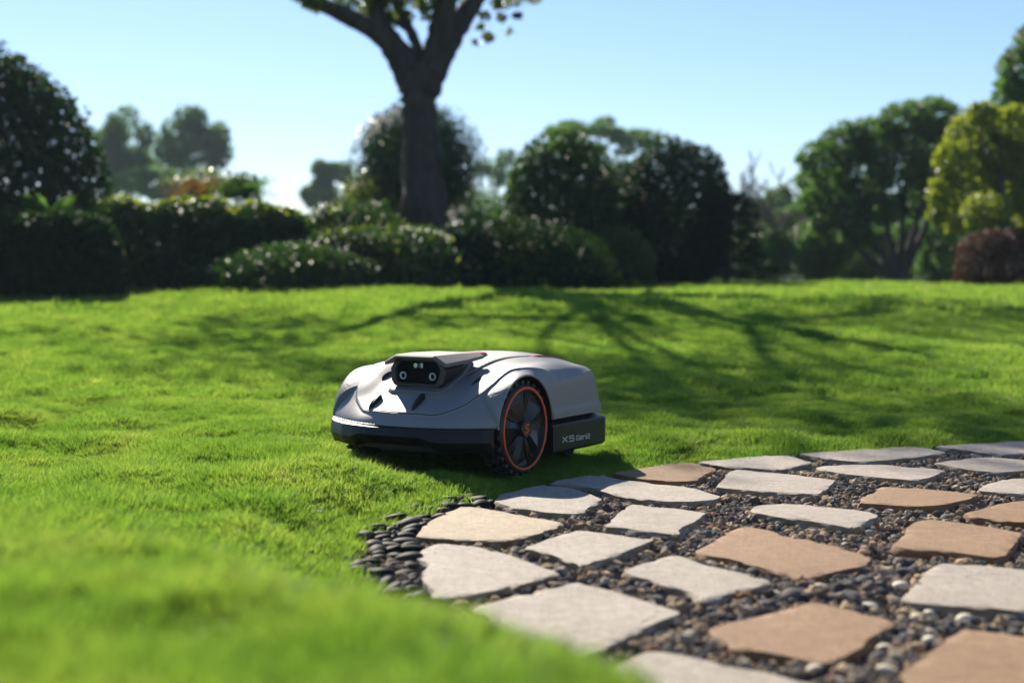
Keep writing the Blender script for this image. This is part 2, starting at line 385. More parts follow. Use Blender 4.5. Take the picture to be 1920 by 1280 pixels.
# path bed
bm = bmesh.new()
BED_Z = -0.029
vs = [bm.verts.new((x, y, BED_Z)) for x, y in PATH]
bm.faces.new(vs); bmesh.ops.triangulate(bm, faces=bm.faces[:])
bmesh.ops.subdivide_edges(bm, edges=bm.edges[:], cuts=2)
bmesh.ops.recalc_face_normals(bm, faces=bm.faces[:])
path = bm_obj('stone_path', bm, M['bed'], None, None); props(path, 'path of flat irregular stones set in dark gravel at the edge of the lawn', kind='structure')

# ------------------------------------------------------------------ paving stones
PAVERS = [
 ('cream', [(779,1004),(791,987),(822,965),(865,948),(915,954),(985,966),(1061,980),(1020,997),(960,1012),(885,1012),(822,1008)]),
 ('limestone', [(781,1030),(820,1017),(865,1020),(900,1024),(960,1039),(1052,1072),(972,1095),(885,1112),(817,1121),(797,1092),(788,1067),(800,1054),(776,1045)]),
 ('limestone', [(920,937),(937,926),(977,916),(1010,909),(1060,912),(1092,919),(1134,934),(1110,947),(1087,961),(1022,959),(997,954),(955,949),(935,943)]),
 ('limestone', [(979,1025),(1030,1010),(1080,994),(1135,1000),(1231,1012),(1160,1040),(1092,1062),(1060,1050),(1022,1036)]),
 ('limestone', [(882,1135),(980,1111),(1055,1094),(1090,1087),(1155,1107),(1230,1130),(1282,1146),(1230,1165),(1167,1197),(1105,1226),(1030,1226),(955,1190)]),
 ('limestone', [(1162,1069),(1210,1054),(1260,1040),(1280,1042),(1322,1059),(1372,1067),(1447,1087),(1422,1101),(1380,1107),(1335,1124),(1310,1124),(1292,1110),(1260,1100),(1222,1087),(1185,1080)]),
 ('tan', [(1302,1031),(1335,1015),(1367,995),(1395,986),(1435,991),(1485,1005),(1560,1020),(1610,1034),(1636,1046),(1622,1059),(1560,1070),(1522,1080),(1505,1082),(1460,1072),(1410,1056),(1360,1044),(1320,1040)]),
 ('tan', [(1322,1175),(1385,1160),(1460,1142),(1523,1125),(1590,1139),(1652,1154),(1682,1164),(1665,1176),(1635,1194),(1628,1207),(1590,1222),(1565,1237),(1540,1240),(1490,1229),(1440,1219),(1372,1212),(1360,1200),(1335,1185)]),
 ('limestone', [(1120,1262),(1160,1237),(1222,1217),(1285,1225),(1335,1237),(1410,1252),(1485,1265),(1540,1280),(1500,1325),(1400,1375),(1270,1370),(1150,1310)]),
 ('tan', [(1686,1260),(1727,1232),(1777,1195),(1807,1176),(1865,1182),(1920,1192),(2010,1212),(1990,1290),(1930,1350),(1800,1330),(1700,1285)]),
 ('limestone', [(1684,1127),(1710,1100),(1740,1067),(1762,1055),(1815,1057),(1920,1067),(2010,1084),(1995,1140),(1920,1149),(1865,1141),(1765,1135),(1702,1130)]),
 ('tan', [(1669,1019),(1690,1007),(1700,998),(1697,990),(1715,979),(1735,973),(1790,979),(1865,990),(1919,1000),(1902,1022),(1887,1042),(1865,1046),(1815,1040),(1765,1032),(1715,1031),(1677,1025)]),
 ('limestone', [(1405,955),(1415,947),(1452,943),(1515,945),(1620,957),(1652,965),(1627,980),(1600,992),(1575,987),(1515,976),(1465,970),(1440,965),(1420,962)]),
 ('limestone', [(1131,989),(1150,970),(1170,950),(1185,944),(1215,947),(1265,952),(1327,961),(1305,977),(1287,987),(1272,1004),(1215,997),(1165,990)]),
 ('limestone', [(1341,912),(1355,897),(1365,885),(1380,879),(1440,884),(1502,890),(1570,900),(1555,912),(1535,927),(1490,924),(1440,921),(1377,916)]),
 ('limestone', [(1025,904),(1060,896),(1107,889),(1140,892),(1170,898),(1240,906),(1302,914),(1355,930),(1337,937),(1290,940),(1247,940),(1210,936),(1170,930),(1112,914),(1085,909),(1047,906)]),
 ('tan', [(1147,887),(1190,880),(1240,871),(1275,867),(1302,867),(1345,879),(1322,892),(1300,902),(1265,904),(1227,901),(1177,894)]),
 ('limestone', [(1300,864),(1340,861),(1390,856),(1440,852),(1477,852),(1525,865),(1497,872),(1467,879),(1415,877),(1365,872),(1327,868)]),
 ('limestone', [(1495,849),(1565,844),(1640,839),(1702,835),(1740,837),(1777,847),(1715,856),(1665,861),(1612,865),(1565,861),(1515,854)]),
 ('limestone', [(1527,877),(1545,873),(1590,870),(1665,871),(1740,877),(1776,882),(1745,896),(1712,901),(1665,897),(1615,892),(1565,886)]),
 ('limestone', [(1749,835),(1815,831),(1890,827),(1920,826),(1995,829),(1990,842),(1920,849),(1885,851),(1840,846),(1790,840)]),
 ('limestone', [(1750,867),(1770,862),(1815,857),(1865,856),(1920,861),(2000,872),(1985,878),(1920,881),(1875,884),(1815,879),(1777,872)]),
 ('tan', [(1605,944),(1625,927),(1652,912),(1690,914),(1765,919),(1837,927),(1815,937),(1777,945),(1727,950),(1690,949),(1647,945)]),
 ('limestone', [(1832,914),(1850,905),(1877,896),(1920,895),(1985,900),(1970,920),(1920,924),(1890,922),(1852,919)]),
 ('tan', [(1805,961),(1840,949),(1890,937),(1920,935),(1995,948),(1980,970),(1920,977),(1897,976),(1865,971),(1827,967)]),
 # the row the frame cuts off at the right
 ('limestone', [(1975,1003),(2050,990),(2180,1005),(2160,1040),(2080,1060),(1985,1048)]),
 ('tan', [(2030,1085),(2110,1062),(2260,1085),(2240,1140),(2140,1165),(2030,1150)]),
 ('limestone', [(2015,905),(2080,893),(2190,900),(2170,925),(2080,935),(2020,925)]),
]
FP = []
def smooth_poly(P, step=0.009):
    P = np.array(P, float); n = len(P); out = []
    for i in range(n):
        a, b = P[i], P[(i + 1) % n]; k = max(2, int(np.linalg.norm(b - a) / step))
        for j in range(k): out.append(a + (b - a) * j / k)
    Q = np.array(out)
    for _ in range(2): Q = 0.22 * np.roll(Q, 1, 0) + 0.56 * Q + 0.22 * np.roll(Q, -1, 0)
    return Q

for kind_, px in PAVERS:
    W = [gp(x, y, 0.0) for x, y in px]
    Q = smooth_poly(W)
    FP.append(Q)
    c = Q.mean(0); n = len(Q)
    area = 0.5 * np.sum(Q[:, 0] * np.roll(Q[:, 1], -1) - Q[:, 1] * np.roll(Q[:, 0], -1))
    if area < 0: Q = Q[::-1]
    T = np.roll(Q, -1, 0) - np.roll(Q, 1, 0); Nn = np.stack([T[:, 1], -T[:, 0]], -1); Nn /= np.linalg.norm(Nn, axis=1)[:, None]
    r_ = np.random.default_rng(int(px[0][0] * 7 + px[0][1]))
    def walk(amp, k):
        s = r_.normal(0, 1, n)
        for _ in range(k): s = 0.25 * np.roll(s, 1) + 0.5 * s + 0.25 * np.roll(s, -1)
        return amp * s / (s.std() + 1e-9)
    thick = 0.042
    rough = 1.0 if kind_ != 'tan' else 0.6
    tilt = (r_.uniform(-.012, .012), r_.uniform(-.012, .012))
    chip = np.zeros(n)
    for _ in range(int(r_.integers(4, 8))):
        ci_ = int(r_.integers(0, n)); wd_ = r_.uniform(1.0, 3.5); dd_ = np.abs((np.arange(n) - ci_ + n // 2) % n - n // 2)
        chip = np.maximum(chip, r_.uniform(.35, 1) * np.exp(-(dd_ / wd_) ** 2))
    rings = [(-0.0018 - 0.007 * chip + walk(0.0006, 1), -0.0008 * chip + walk(0.0003, 4)), (-0.0002 - 0.0045 * chip + walk(0.0012, 1), -0.0022 - 0.004 * chip + walk(0.0007, 1)), (0.0006 - 0.002 * chip + walk(0.0022, 0) * rough, -0.0090 + walk(0.001, 2)),
             (0.0012 + walk(0.0030, 0) * rough, -0.0150), (-0.001 + walk(0.0026, 2) * rough, -0.022), (-0.002, -thick)]
    rings = [(-0.020, 0.0 + np.zeros(n))] + rings
    V = []
    for off, z in rings:
        p = Q + Nn * np.broadcast_to(off, n)[:, None]
        zz = np.broadcast_to(z, n)
        V.append(np.stack([p[:, 0] - c[0], p[:, 1] - c[1], zz], -1))
    bm = bmesh.new()
    rv = [[bm.verts.new(v) for v in ring] for ring in V]
    for a, b in zip(rv, rv[1:]):
        for i in range(n):
            j = (i + 1) % n; bm.faces.new((a[j], a[i], b[i], b[j]))
    bm.faces.new(rv[0]); bmesh.ops.triangulate(bm, faces=[f for f in bm.faces if len(f.verts) > 4])
    bmesh.ops.recalc_face_normals(bm, faces=bm.faces[:])
    o = bm_obj('paving_stone', bm, M[kind_], path, 40)
    o.location = (c[0], c[1], r_.uniform(-0.003, 0.001)); o.rotation_euler = (tilt[0] * .4, tilt[1] * .4, 0)
    if kind_ == 'tan': o['label'] = 'tan sandstone slab among the paler slabs'
    if kind_ == 'cream': o['label'] = 'cream slab beside the black pebble edging'

# ------------------------------------------------------------------ scatter by geometry nodes (gravel and grass only)
def scatter(name, protos, P, rot, scl, pick, label):
    col = bpy.data.collections.new(name + '_sources')
    for p in protos:
        if p.name in C.objects: C.objects.unlink(p)
        col.objects.link(p)
    me = bpy.data.meshes.new(name); me.vertices.add(len(P)); me.vertices.foreach_set('co', np.asarray(P, np.float32).ravel())
    a = me.attributes.new('rot', 'FLOAT_VECTOR', 'POINT'); a.data.foreach_set('vector', np.asarray(rot, np.float32).ravel())
    a = me.attributes.new('scl', 'FLOAT_VECTOR', 'POINT'); a.data.foreach_set('vector', np.asarray(scl, np.float32).ravel())
    a = me.attributes.new('pick', 'INT', 'POINT'); a.data.foreach_set('value', np.asarray(pick, np.int32))
    me.update()
    o = link(name, me)
    g = bpy.data.node_groups.new(name, 'GeometryNodeTree')
    g.interface.new_socket('Geometry', in_out='INPUT', socket_type='NodeSocketGeometry')
    g.interface.new_socket('Geometry', in_out='OUTPUT', socket_type='NodeSocketGeometry')
    gi = g.nodes.new('NodeGroupInput'); go = g.nodes.new('NodeGroupOutput')
    ci = g.nodes.new('GeometryNodeCollectionInfo'); ci.inputs['Collection'].default_value = col
    ci.inputs['Separate Children'].default_value = True; ci.inputs['Reset Children'].default_value = True
    ip = g.nodes.new('GeometryNodeInstanceOnPoints'); ip.inputs['Pick Instance'].default_value = True
    def attr(nm, ty):
        n = g.nodes.new('GeometryNodeInputNamedAttribute'); n.data_type = ty; n.inputs['Name'].default_value = nm
        return n.outputs['Attribute']
    g.links.new(gi.outputs[0], ip.inputs['Points']); g.links.new(ci.outputs[0], ip.inputs['Instance'])
    g.links.new(attr('pick', 'INT'), ip.inputs['Instance Index'])
    e2r = g.nodes.new('FunctionNodeEulerToRotation'); g.links.new(attr('rot', 'FLOAT_VECTOR'), e2r.inputs[0])
    g.links.new(e2r.outputs[0], ip.inputs['Rotation'])
    g.links.new(attr('scl', 'FLOAT_VECTOR'), ip.inputs['Scale'])
    g.links.new(ip.outputs[0], go.inputs[0])
    md = o.modifiers.new('scatter', 'NODES'); md.node_group = g
    props(o, label, kind='stuff')
    return o

def rock_mesh(name, seed, flat=0.65, cuts=1, jag=0.22, smooth=False):
    r = random.Random(seed); bm = bmesh.new(); bmesh.ops.create_icosphere(bm, subdivisions=cuts, radius=0.5)
    ax = Vector((r.uniform(.8, 1.25), r.uniform(.65, .95), r.uniform(flat * .8, flat * 1.15)))
    for v in bm.verts:
        k = 1 + r.uniform(-jag, jag); v.co = Vector((v.co.x * ax.x * k, v.co.y * ax.y * k, v.co.z * ax.z * k))
    if not smooth:
        for _ in range(3):   # cleaved faces
            nrm = Vector((r.uniform(-1, 1), r.uniform(-1, 1), r.uniform(-1, 1))).normalized()
            d = r.uniform(.24, .36)
            for v in bm.verts:
                h = v.co.dot(nrm)
                if h > d: v.co -= nrm * (h - d)
    me = bpy.data.meshes.new(name)
    for f in bm.faces: f.smooth = smooth
    bm.to_mesh(me); bm.free()
    return me

# gravel between the stones
rocks = [link('gravel_stone', rock_mesh('gravel_stone', 100 + i, 0.7, 2 if i < 7 else 1), M['gravel']) for i in range(12)]
gx, gy = np.meshgrid(np.arange(-0.6, 2.9, 0.0105), np.arange(1.05, 4.2, 0.0105))
gx = gx + RNG.uniform(-.0055, .0055, gx.shape); gy = gy + RNG.uniform(-.0055, .0055, gy.shape)
gx, gy = gx.ravel(), gy.ravel()
keep = (np.abs(gx) < 0.42 * gy + 0.25)
gx, gy = gx[keep], gy[keep]
dp = sdist(gx, gy, PATH); keep = dp < 0.0
gx, gy = gx[keep], gy[keep]
ins = np.full(gx.shape, 1e9)
for Q in FP:
    x0, y0 = Q.min(0) - .05; x1, y1 = Q.max(0) + .05
    s = (gx > x0) & (gx < x1) & (gy > y0) & (gy < y1)
    if s.any(): ins[s] = np.minimum(ins[s], sdist(gx[s], gy[s], Q[::2]))
k2 = ins > -0.006
gx, gy, ins = gx[k2], gy[k2], ins[k2]
n = len(gx)
size = np.exp(RNG.normal(math.log(0.0155), 0.32, n)); size = np.clip(size, 0.007, 0.027)
size *= np.where(gy < 2.3, 1.08, 0.95)
lay = RNG.uniform(0, 1, n)
gz = BED_Z + size * 0.30 + lay * 0.009 + np.clip(ins, 0, 0.05) * 0.12
P = np.stack([gx, gy, gz], -1)
rot = RNG.uniform(-1, 1, (n, 3)) * np.array([0.9, 0.9, math.pi])
scl = size[:, None] * RNG.uniform(0.85, 1.2, (n, 3))
scatter('gravel', rocks, P, rot, scl, RNG.integers(0, len(rocks), n), 'dark crushed gravel filling the gaps between the paving stones')

# round pebbles one by one
def pebble_mesh(name, seed, ax):
    r = np.random.default_rng(seed)
    bm = bmesh.new(); bmesh.ops.create_icosphere(bm, subdivisions=3, radius=0.5)
    d = r.normal(0, 1, (5, 3)); ph = r.uniform(0, 6.28, 5)
    for v in bm.verts:
        k = 1 + 0.035 * sum(math.sin(2.6 * float(np.dot(d[i], v.co)) + ph[i]) for i in range(5))
        v.co = Vector((v.co.x * ax[0], v.co.y * ax[1], v.co.z * ax[2])) * k
        v.co.x += 0.10 * v.co.y * (1 if seed % 2 else -1)
    me = bpy.data.meshes.new(name)
    for f in bm.faces: f.smooth = True
    bm.to_mesh(me); bm.free()
    return me
PEB_C = [pebble_mesh('cream_pebble', 10 + i, a) for i, a in enumerate([(1.1, .85, .62), (1, .8, .7), (1.15, .7, .55), (.95, .9, .75)])]
PEB_D = [pebble_mesh('slate_pebble', 20 + i, a) for i, a in enumerate([(1.1, .8, .55), (1.15, .75, .5), (1, .9, .6)])]
PEB_B = [pebble_mesh('edging_pebble', 30 + i, a) for i, a in enumerate([(1.2, .72, .42), (1.15, .76, .46), (1.3, .66, .38), (1.0, .8, .5)])]
for mlist, mt in ((PEB_C, 'creamp'), (PEB_D, 'darkp'), (PEB_B, 'pebble')):
    for me in mlist: me.materials.append(M[mt])
CREAM = [(1540,1100,17),(1454,1111,14),(1687,1096,16),(1585,1006,6),(1585,1016,8),(1672,971,7),(1710,969,6),(1767,1050,8),(1709,1061,8),(1724,1159,18),(1742,1146,13),(1810,1161,20),(1632,1136,17),(1744,1181,14),(1742,1196,15),(1660,1210,15),(1690,1237,13),(1530,1252,19),(1572,1272,16),(1667,1255,20),(1592,1096,8),(1642,1097,10),(1590,1132,10),(1427,1115,9),(1297,1180,11),(1385,1152,9),(1211,1004,9),(1337,960,6),(1845,1052,7),(1757,1168,9),(1475,1103,8),(1512,1108,7),(1600,1076,6),(1690,1020,6)]
SLATE = [(1621,1089,19),(1487,1119,24),(1542,1120,14),(1595,1120,20),(1690,1070,16),(1647,1104,15),(1701,1197,20),(1647,1226,18),(1895,1160,18),(1775,970,13),(1687,967,10),(1661,965,10),(1635,1029,15),(1686,1051,14),(1440,1130,17),(1410,1070,14),(1324,1050,8),(1339,1049,9),(1235,1120,16),(1340,1142,16),(1348,1155,17),(1520,1088,10),(1620,1070,12),(1840,1160,13),(1770,1175,14),(1690,1177,15),(1300,1200,14),(1252,1212,15),(1490,1258,14),(1620,1258,14)]
for name, lst, ms, label, cat, grp in (
        ('cream_pebble', CREAM, PEB_C, 'smooth cream pebble lying on the dark gravel between slabs', 'pebble', 'cream pebbles on the gravel'),
        ('slate_pebble', SLATE, PEB_D, 'smooth dark grey pebble lying on the gravel between slabs', 'pebble', 'dark pebbles on the gravel')):
    r_ = random.Random(5)
    for i, (x, y, rp) in enumerate(lst):
        X, Y = gp(x, y, -0.008); s = 2.0 * rp / FPX * math.hypot(Y, 0.4)
        o = bpy.data.objects.new(name, r_.choice(ms)); C.objects.link(o)
        o.scale = (s, s, s); o.location = (X, Y, BED_Z + 0.012 + s * 0.27)
        o.rotation_euler = (r_.uniform(-.25, .25), r_.uniform(-.25, .25), r_.uniform(-.7, .7))
        props(o, label, cat, grp)
band = np.array([gp(*p) for p in [(652,1026),(705,988),(790,944),(880,932),(930,936),(905,945),(850,950),(800,976),(772,1003),(768,1045),(785,1090),(790,1118),(750,1112),(715,1095),(672,1066),(646,1042)]])
pts = []
r_ = random.Random(9)
for _ in range(9000):
    x, y = r_.uniform(band[:, 0].min(), band[:, 0].max()), r_.uniform(band[:, 1].min(), band[:, 1].max())
    if sdist(np.array([x]), np.array([y]), band)[0] > 0: continue
    if all((x - a) ** 2 / 0.025 ** 2 + (y - b) ** 2 / 0.020 ** 2 > 1 for a, b in pts): pts.append((x, y))
for x, y in pts:
    if r_.random() < 0.28: continue
    o = bpy.data.objects.new('edging_pebble', r_.choice(PEB_B)); C.objects.link(o)
    s = r_.uniform(0.022, 0.046); o.scale = (s, s, s); dl = max(0, float(sdist(np.array([x]), np.array([y]), PATH)[0]) + 0.05)
    o.location = (x, y, BED_Z + 0.018 + r_.uniform(0, 0.008) + dl * 0.1)
    o.rotation_euler = (r_.uniform(-.25, .25), r_.uniform(-.45, .1), r_.gauss(0.15, 0.35))
    props(o, 'smooth black pebble in the edging between the lawn and the slabs', 'pebble', 'black pebbles edging the lawn')

# ------------------------------------------------------------------ grass
def blade_clump(name, seed, nb, rad, h0, h1, wid, lean, mat):
    r = np.random.default_rng(seed)
    ang = r.uniform(0, 2 * np.pi, nb); rr = rad * np.sqrt(r.uniform(0, 1, nb))
    bx, by = rr * np.cos(ang), rr * np.sin(ang)
    h = r.uniform(h0, h1, nb); az = ang + r.normal(0, 0.9, nb); ln = np.abs(r.normal(lean, lean * 0.6, nb)) * h
    face = r.uniform(0, 2 * np.pi, nb); w_ = wid * r.uniform(0.7, 1.3, nb)
    dx, dy = np.cos(az), np.sin(az); sx, sy = np.cos(face), np.sin(face)
    V = np.zeros((nb, 5, 3))
    def put(k, t, side, wf):
        V[:, k, 0] = bx + dx * ln * t ** 1.7 + side * sx * w_ * wf; V[:, k, 1] = by + dy * ln * t ** 1.7 + side * sy * w_ * wf; V[:, k, 2] = h * t * (1 - 0.18 * t * (ln / (h + 1e-9))) - 0.004
    put(0, 0, -0.5, 1); put(1, 0, 0.5, 1); put(2, 0.55, 0.5, 0.85); put(3, 0.55, -0.5, 0.85); put(4, 1.0, 0, 0)
    b = np.arange(nb)[:, None] * 5
    Q = b + np.array([[0, 1, 2, 3]]); T = b + np.array([[3, 2, 4]])
    me = mesh_np(name, V.reshape(-1, 3), [Q, T], True, {'rnd': np.repeat(r.uniform(0, 1, nb), 5)})
    return link(name, me, mat)

WHEEL_XY = []   # filled below, where the mower presses the grass down
TH = math.atan2(-0.848, -0.53)
FV = np.array([-0.53, -0.848]); LV = np.array([0.848, -0.53])
NARROW = 0.966
ROBOT = np.array([0.031, 3.22]) - 0.238 * NARROW * LV

def grass_zone(name, y0, y1, step, protos, hs, label, edge=False):
    # strip by strip so that the field is only as wide as the view
    xs_, ys_ = [], []
    y = y0
    while y < y1:
        hw = 0.44 * y + 1.0 + (0.8 if y > 4 else 0.0)
        x = np.arange(-hw, hw, step)
        xs_.append(x + RNG.uniform(-.6, .6, x.shape) * step); ys_.append(np.full(x.shape, y) + RNG.uniform(-.6, .6, x.shape) * step)
        y += step
    X, Y = np.concatenate(xs_), np.concatenate(ys_)
    Z, d = zlawn(X, Y)
    keep = d > np.where(Y < 1.75, -0.05, np.where(Y < 2.85, -0.026 + 0.020 * n_h(X, Y), 0.003 + 0.006 * n_h(X, Y)))
    # thin, short and pressed down under the mower
    dx, dy = X - ROBOT[0], Y - ROBOT[1]
    u = dx * FV[0] + dy * FV[1]; v = dx * LV[0] + dy * LV[1]
    X, Y, Z, d, u, v = [a[keep] for a in (X, Y, Z, d, u, v)]
    n = len(X)
    s = (1 + 0.22 * n_h(X, Y) + 0.14 * n_h2(X, Y)) * RNG.uniform(0.8, 1.2, n)
    s *= 1 + 0.45 * np.exp(-(d / 0.08) ** 2) * (Y < 2.95) * (Y > 1.9)         # tufts by the pebble edge
    s *= 1 + 0.30 * np.exp(-(d / 0.06) ** 2) * (Y > 2.95)                       # trimmed short along the slabs
    under = (np.abs(v) < 0.26) & (u > -0.38) & (u < 0.10)
    s = np.where(under, s * 0.7, s)
    s *= 1 + 0.35 * np.exp(-((u - 0.20) / 0.12) ** 2) * sstep(0.16, 0.0, v)
    wh = np.minimum(np.hypot((u - 0.0) / 0.13, (v - 0.225) / 0.075), np.hypot((u - 0.0) / 0.13, (v + 0.225) / 0.075))
    s = np.where(wh < 1, s * 0.55, s)
    s = np.clip(s, 0.25, 1.55)
    rot = np.stack([RNG.normal(0, 0.12, n), RNG.normal(0, 0.12, n), RNG.uniform(0, 6.28, n)], -1)
    w_ = np.clip(s, 0.8, 1.3)
    return scatter(name, protos, np.stack([X, Y, Z], -1), rot, np.stack([w_, w_, s * hs], -1), RNG.integers(0, len(protos), n), label)

near = [blade_clump('grass_clump', 200 + i, 74, 0.022, 0.009, 0.022, 0.0014, 0.6, M['grass']) for i in range(6)]
midg = [blade_clump('grass_clump', 230 + i, 76, 0.045, 0.010, 0.027, 0.0028, 0.5, M['grass']) for i in range(4)]
farg = [blade_clump('grass_clump', 250 + i, 60, 0.085, 0.016, 0.040, 0.006, 0.5, M['grass']) for i in range(4)]
grass_zone('grass', 0.55, 5.0, 0.017, near, 1.0, 'short bright green lawn grass around the mower and along the path')
grass_zone('grass', 5.0, 9.0, 0.036, midg, 1.0, 'short green lawn grass in the middle distance with soft tree shadows')
grass_zone('grass', 9.0, 17.0, 0.065, farg, 1.0, 'short green lawn grass reaching back to the shrubs')

# ------------------------------------------------------------------ robot mower
robot = empty('robot_mower', (ROBOT[0], ROBOT[1], 0.0), TH)
robot.scale = (1, NARROW, 1)
props(robot, 'silver and black robot lawn mower with orange ringed wheel on the lawn by the path', 'lawn mower')
U = np.array([.205, .19, .165, .13, .10, .07, .035, 0, -.05, -.1, -.15, -.2, -.25, -.3, -.35])
ZT = {0.0:   [.134, .143, .158, .178, .194, .207, .216, .224, .240, .251, .257, .260, .260, .256, .246],
      0.060: [.132, .141, .155, .174, .190, .203, .212, .220, .236, .249, .2555, .2585, .2585, .254, .245],
      0.115: [.122, .131, .145, .164, .182, .198, .210, .219, .231, .243, .250, .253, .253, .248, .238],
      0.160: [.128, .134, .146, .166, .188, .206, .222, .231, .236, .240, .2425, .2445, .244, .239, .229],
      0.190: [.134, .140, .152, .170, .190, .2075, .2255, .236, .239, .239, .2390, .2385, .237, .232, .222],
      0.215: [.136, .142, .154, .172, .192, .209, .2265, .2365, .238, .235, .230, .228, .229, .227, .218],
      0.238: [.136, .142, .154, .172, .192, .209, .2265, .2360, .234, .225, .206, .206, .211, .2165, .211]}
def pchip(xk, yk, x):
    xk = np.asarray(xk, float); yk = np.asarray(yk, float)
    h = np.diff(xk); dl = np.diff(yk) / h
    m = np.zeros(len(xk)); m[0], m[-1] = dl[0], dl[-1]
    m[1:-1] = np.where(dl[:-1] * dl[1:] > 0, 2 * dl[:-1] * dl[1:] / (dl[:-1] + dl[1:] + 1e-12), 0)
    i = np.clip(np.searchsorted(xk, x) - 1, 0, len(xk) - 2)
    t = np.clip((x - xk[i]) / h[i], 0, 1); t2, t3 = t * t, t * t * t
    return (2*t3-3*t2+1)*yk[i] + (t3-2*t2+t)*h[i]*m[i] + (-2*t3+3*t2)*yk[i+1] + (t3-t2)*h[i]*m[i+1]
QK = np.array(sorted(ZT))
def z_raw(u, q):
    u = np.asarray(u, float); q = np.asarray(q, float)
    lines = [pchip(U[::-1], np.array(ZT[k])[::-1], u) for k in QK]
    out = np.zeros(np.broadcast(u, q).shape)
    L = np.stack(np.broadcast_arrays(*lines), 0)
    q = np.broadcast_to(q, out.shape)
    # monotone cubic across q, vectorised over points
    h = np.diff(QK); dl = np.diff(L, axis=0) / h.reshape(-1, *([1] * (L.ndim - 1)))
    m = np.zeros_like(L); m[0] = 0; m[-1] = dl[-1]
    den = dl[:-1] + dl[1:]; m[1:-1] = np.where(dl[:-1] * dl[1:] > 0, 2 * dl[:-1] * dl[1:] / np.where(np.abs(den) < 1e-9, 1e-9, den), 0)
    i = np.clip(np.searchsorted(QK, q) - 1, 0, len(QK) - 2)
    t = np.clip((q - QK[i]) / h[i], 0, 1); hh = h[i]
    tk = lambda A: np.take_along_axis(A, i[None], 0)[0]
    L0, m0 = tk(L), tk(m); L1 = np.take_along_axis(L, (i + 1)[None], 0)[0]; m1 = np.take_along_axis(m, (i + 1)[None], 0)[0]
    t2, t3 = t * t, t * t * t
    return (2*t3-3*t2+1)*L0 + (t3-2*t2+t)*hh*m0 + (-2*t3+3*t2)*L1 + (t3-t2)*hh*m1
GU, GQ = np.linspace(-0.36, 0.22, 233), np.linspace(-0.26, 0.26, 209)
GZ = z_raw(*np.broadcast_arrays(GU[:, None], np.minimum(np.abs(GQ), 0.238)[None, :]))
def blur(A, k, ax):
    kk = np.exp(-0.5 * (np.arange(-3 * k, 3 * k + 1) / k) ** 2); kk /= kk.sum(); pad = [(0, 0), (0, 0)]; pad[ax] = (3 * k, 3 * k)
    return np.apply_along_axis(lambda v: np.convolve(v, kk, 'valid'), ax, np.pad(A, pad, mode='reflect', reflect_type='odd'))
GS = blur(blur(GZ, 3, 0), 3, 1)
edge_keep = sstep(0.200, 0.222, np.abs(GQ))[None, :]
GZ = GS * (1 - edge_keep) + blur(GZ, 2, 0) * edge_keep
def z_smooth(u, q):
    u, q = np.broadcast_arrays(np.asarray(u, float), np.asarray(q, float))
    a = np.clip((u - GU[0]) / (GU[1] - GU[0]), 0, len(GU) - 1.001); b = np.clip((q - GQ[0]) / (GQ[1] - GQ[0]), 0, len(GQ) - 1.001)
    i, j = a.astype(int), b.astype(int); f, g_ = a - i, b - j
    return GZ[i, j] * (1 - f) * (1 - g_) + GZ[i + 1, j] * f * (1 - g_) + GZ[i, j + 1] * (1 - f) * g_ + GZ[i + 1, j + 1] * f * g_
SEAM = np.array([(.189, 0), (.186, .04), (.178, .085), (.164, .115), (.130, .160), (.102, .180), (.0715, .191), (.036, .197), (-.01, .201), (-.05, .210), (-.10, .224), (-.16, .239), (-.4, .30)])
SEAM = np.concatenate([SEAM[:-2], SEAM[-2:]])
SEAM_D = np.stack([np.interp(np.linspace(0, len(SEAM) - 1, 481), range(len(SEAM)), SEAM[:, k_]) for k_ in (0, 1)], -1)
for _ in range(60): SEAM_D[1:-1] = .25 * SEAM_D[:-2] + .5 * SEAM_D[1:-1] + .25 * SEAM_D[2:]
def q_groove(u): return pchip([-.35, -.28, -.2, -.135, -.057, 0.0, .04, .075], [.138, .134, .116, .095, .082, .074, .070, .062], u)
def seam_side(u, q):
    """distance beyond the hood seam (negative on the hood) and the nearest seam point"""
    u, q = [np.ravel(a) for a in np.broadcast_arrays(np.asarray(u, float), np.asarray(q, float))]
    best = np.full(u.shape, 9.0); bi = np.zeros(u.shape, int)
    for i_, (a, b) in enumerate(SEAM_D):
        d_ = np.hypot(u - a, q - b); m_ = d_ < best; best[m_] = d_[m_]; bi[m_] = i_
    T_ = np.gradient(SEAM_D, axis=0); N_ = np.stack([-T_[:, 1], T_[:, 0]], -1) * -1
    sd = (u - SEAM_D[bi, 0]) * N_[bi, 0] + (q - SEAM_D[bi, 1]) * N_[bi, 1]
    return np.where(sd > 0, best, -best), bi
OUT_Q = np.linspace(0, .238, 380)
